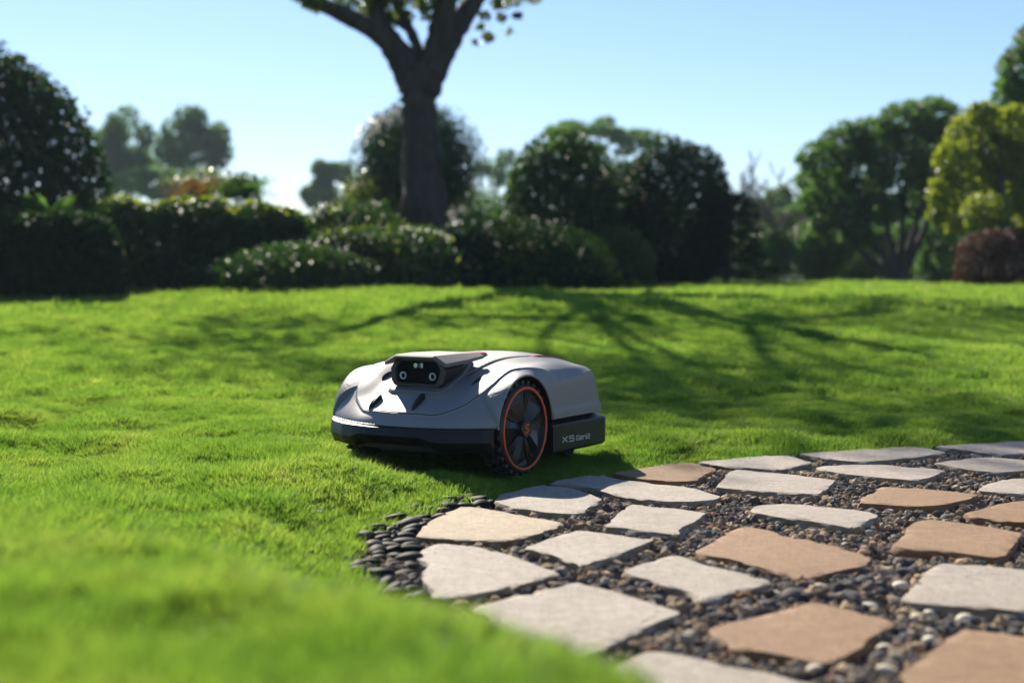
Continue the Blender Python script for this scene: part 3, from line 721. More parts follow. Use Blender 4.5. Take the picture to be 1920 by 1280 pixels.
def z_shell(u, q):
    u, q = np.broadcast_arrays(np.asarray(u, float), np.asarray(q, float)); shp = u.shape
    z = z_smooth(u, q)
    D, bi = seam_side(u, q); D = D.reshape(shp); bi = bi.reshape(shp)
    zsm = z_smooth(SEAM_D[:, 0], np.minimum(SEAM_D[:, 1], .238))[bi]
    # distance on to the plan outline
    ou = np.concatenate([u_front(OUT_Q), np.linspace(u_front(np.array([.238]))[0], -.2, 300)]); oq = np.concatenate([OUT_Q, np.full(300, .2382)])
    Do = np.full(shp, 9.0); oi = np.zeros(shp, int)
    for i_, (a, b) in enumerate(zip(ou, oq)):
        d_ = np.hypot(u - a, q - b); m_ = d_ < Do; Do[m_] = d_[m_]; oi[m_] = i_
    uo = ou[oi]
    zo = np.where(uo > 0, np.maximum(.1150, WZ_ + np.sqrt(np.maximum(0, .1215 ** 2 - uo ** 2))), pchip([-.2, -.16, -.105, -.05, 0], [.201, .200, .1975, .2130, .2265], uo))
    f = np.clip(D / (D + Do + 1e-6), 0, 1); zt_ = zsm - .0030 * sstep(-.10, -.02, u) - .0035 * sstep(0.03, .12, u)
    zf = zt_ - np.maximum(zt_ - zo, 0) * (.55 * f + .45 * (1 - np.sqrt(1 - f ** 2)))
    k_ = sstep(-.0014, .0022, D)
    z = z * (1 - k_) + np.minimum(zf, z + .01) * k_
    g = np.abs(q - q_groove(np.clip(u, -.35, .075)))
    on = sstep(0.085, 0.06, u) * sstep(-0.345, -0.33, u)
    return z - 0.0035 * sstep(0.0062, 0.0045, g) * on
WZ_ = 0.105
BK_Q = [0, .05, .1, .15, .19, .225, .245]; BK_U = [.212, .209, .198, .180, .159, .138, .122]
def u_bump(q): return pchip(BK_Q, BK_U, q)
def u_front(q): return u_bump(q) - 0.007
def u_rear(q): return -0.335 + 0.028 * (q / 0.238) ** 4
nu, nq = 340, 240
ta = np.linspace(0, 1, nu) ** 1.35; ya = np.linspace(-0.238, 0.238, nq)
TT, YY = np.meshgrid(ta, ya, indexing='ij'); QQ = np.abs(YY)
UU = u_front(QQ) + (u_rear(QQ) - u_front(QQ)) * TT
ZZ = z_shell(UU, QQ)
Vt = np.stack([UU, YY, ZZ], -1).reshape(-1, 3)
idx = np.arange(nu * nq).reshape(nu, nq)
quads = [np.stack([idx[:-1, :-1], idx[1:, :-1], idx[1:, 1:], idx[:-1, 1:]], -1).reshape(-1, 4)]
g = np.abs(QQ - q_groove(np.clip(UU, -.35, .075))); gm = (g < 0.0052) & (UU < 0.07) & (UU > -0.335)
fm = gm[:-1, :-1] & gm[1:, 1:] & gm[1:, :-1] & gm[:-1, 1:]
mid = [fm.reshape(-1).astype(int)]
allV = [Vt]; cnt = len(Vt)
ZB = 0.1135
def skirt(ids, outward, steep):
    """wall falling from a border of the top sheet to the bottom edge"""
    global cnt
    top = Vt[ids]; k = 22; rows = [ids]
    for j in range(1, k + 1):
        f = j / k; p = top.copy(); zb = np.minimum(ZB, top[:, 2] - 0.002)
        p[:, 2] = top[:, 2] + (zb - top[:, 2]) * f
        prof = steep(f)
        p[:, :2] += outward * np.asarray(prof)[..., None]
        allV.append(p); rows.append(np.arange(cnt, cnt + len(p))); cnt += len(p)
    r = np.stack(rows)
    quads.append(np.stack([r[:-1, :-1], r[1:, :-1], r[1:, 1:], r[:-1, 1:]], -1).reshape(-1, 4)); mid.append(np.zeros((k) * (r.shape[1] - 1), int))
side = lambda f: 0.0035 * min(1, f * 6) ** .5 * (1 - 0.3 * f) + (0.003 if f > 0.74 else 0.0) * min(1, (f - 0.74) * 12 if f > .74 else 0)
skirt(idx[:, -1], np.array([0, 1.0]), lambda f: np.full(nu, side(f)) + 0 * f)
skirt(idx[::-1, 0], np.array([0, -1.0]), lambda f: np.full(nu, side(f)))
skirt(idx[-1, ::-1], np.array([-1.0, 0]), lambda f: np.full(nq, 0.042 * f ** 0.9 + 0.006 * min(1, f * 8) ** .5))
skirt(idx[0, :], np.array([1.0, 0]), lambda f: np.full(nq, 0.004 * math.sin(f * math.pi)))
# close the rear corners: rear walls lean back, side walls follow
AV = np.concatenate(allV); AF = np.concatenate(quads); AM = np.concatenate(mid)
sidev = np.where((np.abs(AV[:, 1]) > 0.2375) & (AV[:, 2] < 0.222))[0]
topz = 0.2125; fr = np.clip((topz - AV[sidev, 2]) / (topz - ZB), 0, 1)
back = sstep(-0.2, -0.305, AV[sidev, 0]); onrear = AV[sidev, 0] < -0.3075
AV[sidev, 0] -= np.where(onrear, 0, back * (0.042 * fr ** 0.9 + 0.006 * np.minimum(1, fr * 8) ** .5))
# wheel arches
RA, WZ = 0.1185, 0.105
fc = AV[AF].mean(1)
ra = np.hypot(fc[:, 0], fc[:, 2] - WZ)
cut = (ra < RA) & (np.abs(fc[:, 1]) > 0.165) & (fc[:, 0] > -0.13)
AF, AM = AF[~cut], AM[~cut]
rv = np.hypot(AV[:, 0], AV[:, 2] - WZ); near_ = (np.abs(rv - RA) < 0.0045) & (np.abs(AV[:, 1]) > 0.2)
cutv = np.zeros(len(AV), bool)
bnd = {}
ee = np.sort(np.concatenate([AF[:, [0, 1]], AF[:, [1, 2]], AF[:, [2, 3]], AF[:, [3, 0]]]), axis=1)
uq, ct = np.unique(ee, axis=0, return_counts=True); bv = np.unique(uq[ct == 1])
bmask = np.zeros(len(AV), bool); bmask[bv] = True
snap = near_ & bmask
k = RA / np.maximum(rv, 1e-6)
AV[snap, 0] *= k[snap]; AV[snap, 2] = WZ + (AV[snap, 2] - WZ) * k[snap]
me = mesh_np('body_shell', AV, [AF], True, midx=AM)
bm = bmesh.new(); bm.from_mesh(me)
bmesh.ops.delete(bm, geom=[v for v in bm.verts if not v.link_faces], context='VERTS')
bmesh.ops.recalc_face_normals(bm, faces=bm.faces[:])
bm_obj('body_shell', bm, [M['silver'], M['groove']], robot, 38)

sq = SEAM_D[(SEAM_D[:, 0] > -.03)]
sq = np.concatenate([np.stack([sq[::-1, 0], -sq[::-1, 1]], -1), sq])
V, F = tube_np(np.stack([sq[:, 0], sq[:, 1], z_shell(sq[:, 0], np.abs(sq[:, 1])) + .0002], -1)[::4], np.full(len(sq[::4]), .0011), 6)
link('hood_seam', mesh_np('hood_seam', V, [F]), M['groove'], robot)
def arch_tube(name, r0, rad, y, mat, a0=-8, a1=188):
    a = np.radians(np.linspace(a0, a1, 60)); V, F = tube_np(np.stack([r0 * np.cos(a), np.full_like(a, y), WZ + r0 * np.sin(a)], -1), np.full(60, rad), 8)
    return link(name, mesh_np(name, V, [F]), mat, robot)
for s in (1, -1):
    arch_tube('arch_lip', RA + 0.0005, 0.0026, s * 0.2395, M['silver'], 3, 176)
    bm = bmesh.new()       # wheel well lining
    a = [R(x) for x in np.linspace(-12, 192, 40)]
    ro = [bm.verts.new((0.1175 * math.cos(x), s * 0.237, WZ + 0.1175 * math.sin(x))) for x in a]
    ri = [bm.verts.new((0.1175 * math.cos(x), s * 0.13, WZ + 0.1175 * math.sin(x))) for x in a]
    for i in range(39): bm.faces.new((ro[i], ro[i + 1], ri[i + 1], ri[i]))
    bm.faces.new(ri); bm_obj('wheel_well', bm, M['black'], robot, 40)

def loop_solid(name, loops, mat, parent, cap=True, sharp=30):
    """stack of equally long plan loops [(x,y,z)..] -> closed solid"""
    bm = bmesh.new(); rv_ = [[bm.verts.new(p) for p in lp] for lp in loops]; n_ = len(loops[0])
    for a, b in zip(rv_, rv_[1:]):
        for i in range(n_): bm.faces.new((a[i], a[(i + 1) % n_], b[(i + 1) % n_], b[i]))
    if cap: bm.faces.new(rv_[0][::-1]); bm.faces.new(rv_[-1])
    bmesh.ops.recalc_face_normals(bm, faces=bm.faces[:])
    return bm_obj(name, bm, mat, parent, sharp)

# front bumper: strip following the bowed nose, stepped lower edge, chamfered corners
yb = np.linspace(-0.233, 0.233, 97); qb = np.abs(yb)
ub = np.interp(qb, [0, .06, .11, .155, .195, .220, .233], [.214, .212, .202, .187, .164, .148, .134])
zlow = 0.083 - 0.012 * sstep(0.085, 0.125, qb) ; zmid = 0.094 - 0.010 * sstep(0.085, 0.125, qb)
ztop = 0.1135 + 0.003 * sstep(0.19, 0.24, qb)
bk_ = -0.055 + 0.047 * sstep(.17, .225, qb)
prof = [(bk_, ztop - 0.002), (-0.010, ztop), (-0.001, ztop - 0.003), (0.0025, ztop - 0.010), (0.0060, zmid), (-0.006, zlow - 0.004), (np.maximum(bk_, -0.016), zlow - 0.010), (bk_, zlow - 0.010)]
bm = bmesh.new(); rings = []
for i in range(len(yb)):
    rings.append([bm.verts.new((ub[i] + (o_[i] if hasattr(o_, '__len__') else o_), yb[i], (z_[i] if hasattr(z_, '__len__') else z_))) for o_, z_ in prof])
for a, b in zip(rings, rings[1:]):
    for j in range(len(prof)): bm.faces.new((a[j], a[(j + 1) % len(prof)], b[(j + 1) % len(prof)], b[j]))
bm.faces.new(rings[0]); bm.faces.new(rings[-1][::-1]); bmesh.ops.recalc_face_normals(bm, faces=bm.faces[:])
bm_obj('bumper', bm, M['black'], robot, 24)
lip = [(float(u_), float(y_)) for u_, y_ in zip(ub - 0.03, yb) if abs(y_) < 0.165]
lp = lip + [(0.10, 0.165), (0.10, -0.165)]
loop_solid('front_apron', [[(x, y, z) for x, y in lp] for z in (0.060, 0.066, 0.110)], M['black'], robot)
# rear skirt and belly
def rrect(x0, x1, hy, r, seg=6):
    """rear outline with rounded rear corners, from front left round the back"""
    p = [(x1, hy)]
    for i in range(seg + 1):
        a = R(90 + 90 * i / seg); p.append((x0 + r + r * math.cos(a), hy - r + r * math.sin(a)))
    for i in range(seg + 1):
        a = R(180 + 90 * i / seg); p.append((x0 + r + r * math.cos(a), -hy + r + r * math.sin(a)))
    p.append((x1, -hy)); return p
skirt_loops = [[(x, y, 0.030) for x, y in rrect(-0.396, -0.118, 0.238, 0.035)], [(x, y, 0.036) for x, y in rrect(-0.402, -0.118, 0.2415, 0.036)],
               [(x, y, 0.094) for x, y in rrect(-0.404, -0.118, 0.2415, 0.036)], [(x, y, 0.099) for x, y in rrect(-0.401, -0.118, 0.2385, 0.035)],
               [(x, y, 0.108) for x, y in rrect(-0.368, -0.118, 0.222, 0.030)], [(x, y, 0.118) for x, y in rrect(-0.345, -0.118, 0.205, 0.03)]]
loop_solid('rear_skirt', skirt_loops, M['black'], robot, sharp=28)
bm = bmesh.new(); bm_box(bm, (0.0, 0, 0.105), (0.28, 0.27, 0.085), bevel=0.008); bm_obj('chassis', bm, M['black'], robot)
bm = bmesh.new(); bm_box(bm, (-0.02, 0, 0.052), (0.22, 0.24, 0.03), bevel=0.006); bm_obj('cutting_deck', bm, M['black'], robot)

# lettering and logo strokes
def strokes(name, polys, wid, thick, mp, mat, parent):
    bm = bmesh.new()
    for pl in polys:
        for (a, b) in zip(pl, pl[1:]):
            a, b = Vector(a), Vector(b); d = (b - a).normalized(); nrm = Vector((-d.y, d.x)) * wid / 2; e = d * wid * 0.5
            c4 = [a - e - nrm, b + e - nrm, b + e + nrm, a - e + nrm]
            lo = [bm.verts.new(mp(p.x, p.y, 0)) for p in c4]; hi = [bm.verts.new(mp(p.x, p.y, thick)) for p in c4]
            bm.faces.new(hi); bm.faces.new(lo[::-1])
            for i in range(4): bm.faces.new((lo[i], lo[(i + 1) % 4], hi[(i + 1) % 4], hi[i]))
    bmesh.ops.recalc_face_normals(bm, faces=bm.faces[:])
    return bm_obj(name, bm, mat, parent, 30)
GL = {'X': [[(0, 0), (1, 1)], [(0, 1), (1, 0)]], '5': [[(1, 1), (0, 1), (0, .55), (1, .55), (1, 0), (0, 0)]],
      'G': [[(1, 1), (0, 1), (0, 0), (1, 0), (1, .48), (.55, .48)]], 'e': [[(0, .38), (1, .38), (1, .78), (0, .78), (0, 0), (1, 0)]],
      'n': [[(0, 0), (0, .78), (1, .78), (1, 0)]], '2': [[(0, 1), (1, 1), (1, .5), (0, .5), (0, 0), (1, 0)]]}
lay = [('X', 0.0, .024, .0145), ('5', .034, .024, .0145), ('G', .070, .015, .0120), ('e', .0895, .013, .0120), ('n', .1065, .013, .0120), ('2', .1235, .018, .0120)]
for ch, x0, wd, ht in lay:
    polys = [[(x0 * .94 + p * wd * .9, q * ht * .84) for p, q in pl] for pl in GL[ch]]
    strokes('letter', polys, 0.0021 if ch in 'X5' else 0.0017, 0.0004, lambda a, b, t: (-0.1630 - a, 0.2416 + t, 0.0545 + b - a * .02), M['white'], robot)

# wheels
def make_wheel(s):
    bm = bmesh.new()
    bm_lathe(bm, [(0.088, s * .232), (0.0975, s * .2325), (0.101, s * .228), (0.102, s * .18), (0.098, s * .168), (0.06, s * .165), (0.0, s * .165)], 64, (0, WZ))
    bmesh.ops.recalc_face_normals(bm, faces=bm.faces[:])
    wheel = empty('drive_wheel', (-0.006, 0, -0.003)); wheel.parent = robot
    bm_obj('tyre', bm, M['rubber'], wheel, 30)
    # knobs of the tread
    bk = bmesh.new(); bm_box(bk, (0, 0, 0), (0.014, 0.013, 0.010), bevel=0.0022)
    kme = bpy.data.meshes.new('tread_knob')
    for f in bk.faces: f.smooth = True
    bk.to_mesh(kme); bk.free(); kme.materials.append(M['rubber'])
    for row, (yy, nk, off) in enumerate(((0.221, 26, 0.0), (0.200, 26, 0.5), (0.180, 26, 0.0))):
        for i in range(nk):
            a = 2 * math.pi * (i + off) / nk
            o = bpy.data.objects.new('tread_knob', kme); C.objects.link(o); o.parent = wheel
            o.location = (0.1055 * math.sin(a), s * yy, WZ + 0.1055 * math.cos(a)); o.rotation_euler = (0, a, 0)
            o.scale = (0.75 if row == 0 else 1, 1, 1)
    # orange ring
    bm = bmesh.new(); prof = [(0.0925 + 0.0026 * math.cos(t), s * (0.2335 + 0.0030 * math.sin(t))) for t in np.linspace(0, 2 * math.pi, 10, endpoint=False)]
    bm_lathe(bm, prof, 96, (0, WZ), closed=True); bmesh.ops.recalc_face_normals(bm, faces=bm.faces[:]); bm_obj('accent_ring', bm, M['orange'], wheel, None)
    # dished rim with five turbine petals
    bm = bmesh.new(); bm_lathe(bm, [(0.0905, s * .2335), (0.0880, s * .2335), (0.085, s * .225), (0.03, s * .219), (0, s * .219)], 64, (0, WZ)); bmesh.ops.recalc_face_normals(bm, faces=bm.faces[:])
    bm_obj('rim', bm, M['rim'], wheel, 30)
    for i in range(5):
        a0 = 2 * math.pi * i / 5 + R(12)
        bm = bmesh.new()
        def pt(r, da, y): return bm.verts.new((r * math.sin(a0 + da), s * y, WZ + r * math.cos(a0 + da)))
        rs = [0.016, 0.03, 0.05, 0.07, 0.0862]
        lo = [0.55, 0.36, 0.27, 0.24, 0.22]; hi = [0.62, 0.60, 0.62, 0.64, 0.66]
        rows = []
        for k_, r in enumerate(rs):
            edge_y = 0.2345 - 0.006 * (k_ == 4)
            rows.append([pt(r, -lo[k_], 0.219), pt(r, -lo[k_], edge_y - .0075), pt(r, 0.0, edge_y), pt(r, hi[k_] * .93, edge_y - 0.010), pt(r, hi[k_] * .93, 0.219)])
        for a, b in zip(rows, rows[1:]):
            for j in range(4): bm.faces.new((a[j], a[j + 1], b[j + 1], b[j]))
        bm.faces.new(rows[0]); bm.faces.new(rows[-1]); bmesh.ops.recalc_face_normals(bm, faces=bm.faces[:])
        bm_obj('spoke', bm, M['rim'], wheel, 20)
        bm = bmesh.new()
        for da in (0.70, 0.80, 0.90):
            c_ = a0 + da; bm_box(bm, (0.052 * math.sin(c_), s * 0.2225, WZ + 0.052 * math.cos(c_)), (0.0032, 0.010, 0.066), Matrix.Rotation(c_, 3, 'Y'), 0.0008)
        bm_obj('rim_fin', bm, M['rim'], wheel, 30)
    bm = bmesh.new(); bm_lathe(bm, [(0.0215, s * .219), (0.0215, s * .2355), (0.019, s * .2385), (0.0165, s * .2385), (0.0155, s * .2378), (0, s * .2378)], 40, (0, WZ)); bmesh.ops.recalc_face_normals(bm, faces=bm.faces[:])
    bm_obj('hub_cap', bm, M['rim'], wheel, 25)
    k = 0.0195
    sp = [[(.95, .95), (.42, .95), (.2, .78), (.2, .58)], [(.2, .56), (.72, .46), (.84, .34), (.84, .16), (.62, 0), (.12, 0)]]
    strokes('hub_logo', [[((p - .52) * k * .8, (q - .47) * k) for p, q in pl] for pl in sp], 0.0042, 0.0006, lambda a, b, t: (-s * a, s * (0.2380 + t), WZ + b), M['orange'], wheel)
    bm = bmesh.new(); bm_lathe(bm, [(0.012, s * .10), (0.012, s * .17)], 16, (0, WZ)); bm_obj('axle', bm, M['black'], wheel)
    return wheel
make_wheel(1); make_wheel(-1)
# castors under the tail
for s in (1, -1):
    cw = empty('castor', (0, 0, 0)); cw.parent = robot
    bm = bmesh.new(); bm_lathe(bm, [(0, s * .152), (0.027, s * .152), (0.033, s * .157), (0.033, s * .183), (0.027, s * .188), (0, s * .188)], 28, (-0.29, 0.034)); bmesh.ops.recalc_face_normals(bm, faces=bm.faces[:]); bm_obj('castor_wheel', bm, M['rubber'], cw, 40)
    bm = bmesh.new(); bm_box(bm, (-0.29, s * .17, 0.082), (0.03, 0.05, 0.035), bevel=0.004); bm_obj('castor_fork', bm, M['black'], cw)

# camera head
def zs(u, y): return float(z_shell(np.array([u]), np.array([abs(y)]))[0])
def neck_loop(k, dz, u0=0.122):
    pts_ = []
    out = [(u0, -.062), (u0 + .004, -.03), (u0 + .005, 0), (u0 + .004, .03), (u0, .062), (u0 - .010, .078), (u0 - .03, .085), (0.03, .082), (-0.03, .060), (-0.075, .035), (-0.085, 0), (-0.075, -.035), (-0.03, -.060), (0.03, -.082), (u0 - .03, -.085), (u0 - .010, -.078)]
    cx = 0.02
    for u_, y_ in out:
        uu, yy = cx + (u_ - cx) * k, y_ * k
        pts_.append((uu, yy, zs(cx + (u_ - cx), y_) + dz))
    return pts_
loop_solid('neck_base', [neck_loop(1.0, -0.006), neck_loop(1.0, 0.004), neck_loop(0.97, 0.0095), neck_loop(0.90, 0.012)], M['taupe'], robot, sharp=30)
# housing: front face frame, sides tapering to the back
def hexa(u, y1, y2, z0, z1, c, du_top=0.0):
    """front outline: flat bottom, upright sides, cut upper corners"""
    H = z1 - z0
    return [(u, -y1 + .008, z0), (u, y1 - .008, z0), (u, y1 + .002, z0 + .010), (u + du_top * .7, y2, z0 + H * .62), (u + du_top, y2 - c, z1), (u + du_top, -y2 + c, z1), (u + du_top * .7, -y2, z0 + H * .62), (u, -y1 - .002, z0 + .010)]
HB, HT = 0.1965, 0.2605
headU = 0.104
bm = bmesh.new()
lo = [hexa(headU, .071, .0785, HB, HT, .018, -.006), hexa(headU - .003, .073, .081, HB - .001, HT, .018, -.006), hexa(0.03, .069, .076, HB + .012, HT, .018), hexa(-0.055, .050, .050, 0.242, HT - .001, .014)]
rv_ = [[bm.verts.new(p) for p in l] for l in lo]
for a, b in zip(rv_, rv_[1:]):
    for i in range(8): bm.faces.new((a[i], a[(i + 1) % 8], b[(i + 1) % 8], b[i]))
bm.faces.new(rv_[-1])
# sunken window
def scale_loop(l, ky, kz, u, cz):
    return [(u if ku is None else u, y * ky, cz + (z - cz) * kz) for (ku, y, z) in l]
cz = (HB + HT) / 2 + 0.001
w1 = [bm.verts.new((p[0] + .0003, p[1] * .85, cz + (p[2] - cz) * .82)) for p in lo[0]]
w2 = [bm.verts.new((p[0] - .0075, p[1] * .80, cz + (p[2] - cz) * .755)) for p in lo[0]]
for i in range(8):
    bm.faces.new((rv_[0][i], rv_[0][(i + 1) % 8], w1[(i + 1) % 8], w1[i])); bm.faces.new((w1[i], w1[(i + 1) % 8], w2[(i + 1) % 8], w2[i]))
bm.faces.new(w2); bmesh.ops.recalc_face_normals(bm, faces=bm.faces[:])
head = bm_obj('camera_housing', bm, M['dark'], robot, 20)
bm = bmesh.new(); pl = [bm.verts.new((p[0] - .0062, p[1] * .81, cz + (p[2] - cz) * .765)) for p in lo[0]]; pl2 = [bm.verts.new((v.co.x - .0008, v.co.y, v.co.z)) for v in pl]
bm.faces.new(pl); bm.faces.new(pl2[::-1])
for i in range(8): bm.faces.new((pl[i], pl2[i], pl2[(i + 1) % 8], pl[(i + 1) % 8]))
bmesh.ops.recalc_face_normals(bm, faces=bm.faces[:]); bm_obj('window_panel', bm, M['glass'], head, 20)
def lens(y, z, r, u=0.0985):
    e = empty('lens', (0, 0, 0)); e.parent = robot
    seg = 28
    def disc(prof, nm, mt):
        bm = bmesh.new(); rg = []
        for rr, uu in prof:
            rg.append([bm.verts.new((u + uu, y + rr * math.cos(2 * math.pi * i / seg), z + rr * math.sin(2 * math.pi * i / seg))) for i in range(seg)])
        for a, b in zip(rg, rg[1:]):
            for i in range(seg): bm.faces.new((a[i], a[(i + 1) % seg], b[(i + 1) % seg], b[i]))
        bm.faces.new(rg[-1]); bmesh.ops.recalc_face_normals(bm, faces=bm.faces[:]); bm_obj(nm, bm, mt, e, 40)
    disc([(r, -.003), (r, .0020), (r * .86, .0026), (r * .62, .0012), (r * .6, -.001)], 'lens_ring', M['chrome'])
    disc([(r * .6, -.001), (r * .56, .0008), (r * .35, .0022), (r * .12, .0027)], 'lens_glass', M['glass'])
lens(-0.043, 0.2195, 0.0090); lens(0.043, 0.2195, 0.0090)
bm = bmesh.new(); rr = [bm.verts.new((0.0945, -0.0085 + .0055 * math.cos(a), 0.2435 + .0055 * math.sin(a))) for a in np.linspace(0, 2 * math.pi, 20, endpoint=False)]
bm.faces.new(rr); ex = bmesh.ops.extrude_face_region(bm, geom=bm.faces[:]); [setattr(v.co, 'x', v.co.x + .002) for v in ex['geom'] if isinstance(v, bmesh.types.BMVert)]
bmesh.ops.recalc_face_normals(bm, faces=bm.faces[:]); bm_obj('sensor', bm, M['chrome'], head)
bm = bmesh.new(); bm_box(bm, (0.0955, 0.0095, 0.2435), (0.003, 0.0065, 0.011), bevel=.0012); bm_obj('sensor', bm, M['chrome'], head)
bm = bmesh.new(); bm_box(bm, (0.0955, 0.0015, 0.2435), (0.002, 0.0008, 0.011)); bm_obj('sensor_divider', bm, M['chrome'], head)
# visor roof with sloping cheeks
def visor_loop(u, hy, ht, zt, zc, th, nose=0.0):
    return [(u, -hy, zc), (u + nose, -ht, zt), (u + nose, ht, zt), (u, hy, zc), (u - .001, hy - .001, zc - th), (u - .001 + nose, ht - .002, zt - th), (u - .001 + nose, -ht + .002, zt - th), (u - .001, -hy + .001, zc - th)]
vl = [visor_loop(0.114, 0.087, 0.054, 0.2650, 0.2490, 0.004), visor_loop(0.110, 0.089, 0.058, 0.2680, 0.2515, 0.0085), visor_loop(0.03, 0.094, 0.064, 0.2690, 0.2565, 0.0085), visor_loop(-0.060, 0.080, 0.060, 0.2675, 0.2610, 0.0070), visor_loop(-0.070, 0.070, 0.056, 0.2668, 0.2620, 0.0055)]
loop_solid('visor', vl, M['taupe'], robot, sharp=18)
# fins on the hood, stop button, red tail strips
for y0 in (-0.084, 0.042):
    bm = bmesh.new()
    secs = []
    for u_, wdt, hgt in ((0.178, .0032, .001), (0.172, .0050, .009), (0.160, .0056, .0135), (0.146, .0060, .0155), (0.136, .0058, .0140), (0.132, .0045, .006)):
        zb = zs(u_, y0) - 0.002
        secs.append([bm.verts.new(p) for p in ((u_, y0 - wdt, zb), (u_, y0 + wdt, zb), (u_, y0 + wdt * .75, zb + hgt), (u_, y0 - wdt * .75, zb + hgt))])
    for a, b in zip(secs, secs[1:]):
        for i in range(4): bm.faces.new((a[i], a[(i + 1) % 4], b[(i + 1) % 4], b[i]))
    bm.faces.new(secs[0]); bm.faces.new(secs[-1]); bmesh.ops.recalc_face_normals(bm, faces=bm.faces[:])
    bm_obj('rain_sensor', bm, M['black'], robot, 30)
zb = zs(-0.13, 0)
bm = bmesh.new(); rg = []
for r, z in ((.036, zb - .004), (.036, zb + .004), (.032, zb + .0075), (.020, zb + .008)):
    rg.append([bm.verts.new((-0.13 + r * math.cos(a), r * math.sin(a), z)) for a in np.linspace(0, 2 * math.pi, 36, endpoint=False)])
for a, b in zip(rg, rg[1:]):
    for i in range(36): bm.faces.new((a[i], a[(i + 1) % 36], b[(i + 1) % 36], b[i]))
bm.faces.new(rg[-1]); bmesh.ops.recalc_face_normals(bm, faces=bm.faces[:]); bm_obj('stop_button', bm, M['red'], robot)
for s in (1, -1):
    uu = np.linspace(-0.20, -0.334, 18); qq = q_groove(uu)
    bm = bmesh.new(); secs = []
    for u_, q_ in zip(uu, qq):
        f = min(1, (-(u_ + .20)) / .03); z0 = zs(u_, q_ + .012) - .006; hw = .0035 + .004 * f
        secs.append([bm.verts.new((u_, s * (q_ - hw), z0)), bm.verts.new((u_, s * (q_ + hw), z0)), bm.verts.new((u_, s * (q_ + hw * .7), z0 + .005 + .006 * f)), bm.verts.new((u_, s * (q_ - hw * .7), z0 + .005 + .006 * f))])
    for a, b in zip(secs, secs[1:]):
        for i in range(4): bm.faces.new((a[i], a[(i + 1) % 4], b[(i + 1) % 4], b[i]))
    bm.faces.new(secs[0]); bm.faces.new(secs[-1]); bmesh.ops.recalc_face_normals(bm, faces=bm.faces[:])
    bm_obj('tail_strip', bm, M['red'], robot, 40)
# intake crease on each front flank
for s in (1, -1):
    pts3 = [(0.150, .196), (0.140, .213), (0.128, .226), (0.108, .2325)]

# ------------------------------------------------------------------ foliage
def zg(x, y): return float(zlawn(np.array([x]), np.array([y]))[0][0])

def leaves(name, P, N, size, mat, parent, asp=0.5, rnd=None, seed=1, flat=0.5):
    """one folded leaf per point; N is the outward direction the leaf leans to"""
    r = np.random.default_rng(seed); n = len(P)
    Z = N * flat + r.normal(0, 0.55, (n, 3)); Z /= np.linalg.norm(Z, axis=1)[:, None] + 1e-9
    X = np.cross(Z, r.normal(0, 1, (n, 3))); X /= np.linalg.norm(X, axis=1)[:, None] + 1e-9
    Yv = np.cross(Z, X); L = size * r.uniform(0.7, 1.3, n)[:, None]; Wd = L * asp
    V = np.empty((n, 4, 3)); V[:, 0] = P - X * L * .5; V[:, 1] = P + Yv * Wd * .5 + Z * Wd * .18 + X * L * .05; V[:, 2] = P + X * L * .5; V[:, 3] = P - Yv * Wd * .5 + Z * Wd * .18 + X * L * .05
    b = np.arange(n)[:, None] * 4
    if rnd is None: rnd = r.uniform(0, 1, n)
    me = mesh_np(name, V.reshape(-1, 3), [np.concatenate([b + np.array([[0, 1, 2]]), b + np.array([[0, 2, 3]])])], False, {'rnd': np.repeat(np.clip(rnd, 0, 1), 4)})
    o = link(name, me, mat, parent); return o

def dirs(n, r):
    d = r.normal(0, 1, (n, 3)); return d / np.linalg.norm(d, axis=1)[:, None]

def dome_pts(n, c, rad, r, lump=0.07, thick=0.22, pw=2.0, zmin=None):
    """points in the outer layer of a lumpy superellipsoid"""
    d = dirs(n, r)
    k = (np.abs(d) ** pw).sum(1) ** (-1.0 / pw)
    fr = np.random.default_rng(int(abs(c[0]) * 100 + c[1] * 10)); B = fr.normal(0, 1, (9, 3)) * 4.0; ph = fr.uniform(0, 6.28, 9)
    lm = 1 + lump * np.sin(d @ B.T + ph).sum(1) / 3
    rr = (1 - np.abs(r.normal(0, thick, n))).clip(0.1, 1.08) + r.normal(0, .012, n)
    P = np.asarray(c) + d * np.asarray(rad) * (k * lm * rr)[:, None]
    N = d / np.asarray(rad); N /= np.linalg.norm(N, axis=1)[:, None]
    if zmin is not None: s = P[:, 2] > zmin; P, N = P[s], N[s]
    return P, N

def trunk_part(name, P, Rr, mat, parent, seg=9, wob=0.0, seed=0):
    V, F = tube_np(P, Rr, seg)
    if wob:
        r = np.random.default_rng(seed); V = V + r.normal(0, wob, V.shape) * np.array([1, 1, .3])
    return link(name, mesh_np(name, V, [F]), mat, parent)

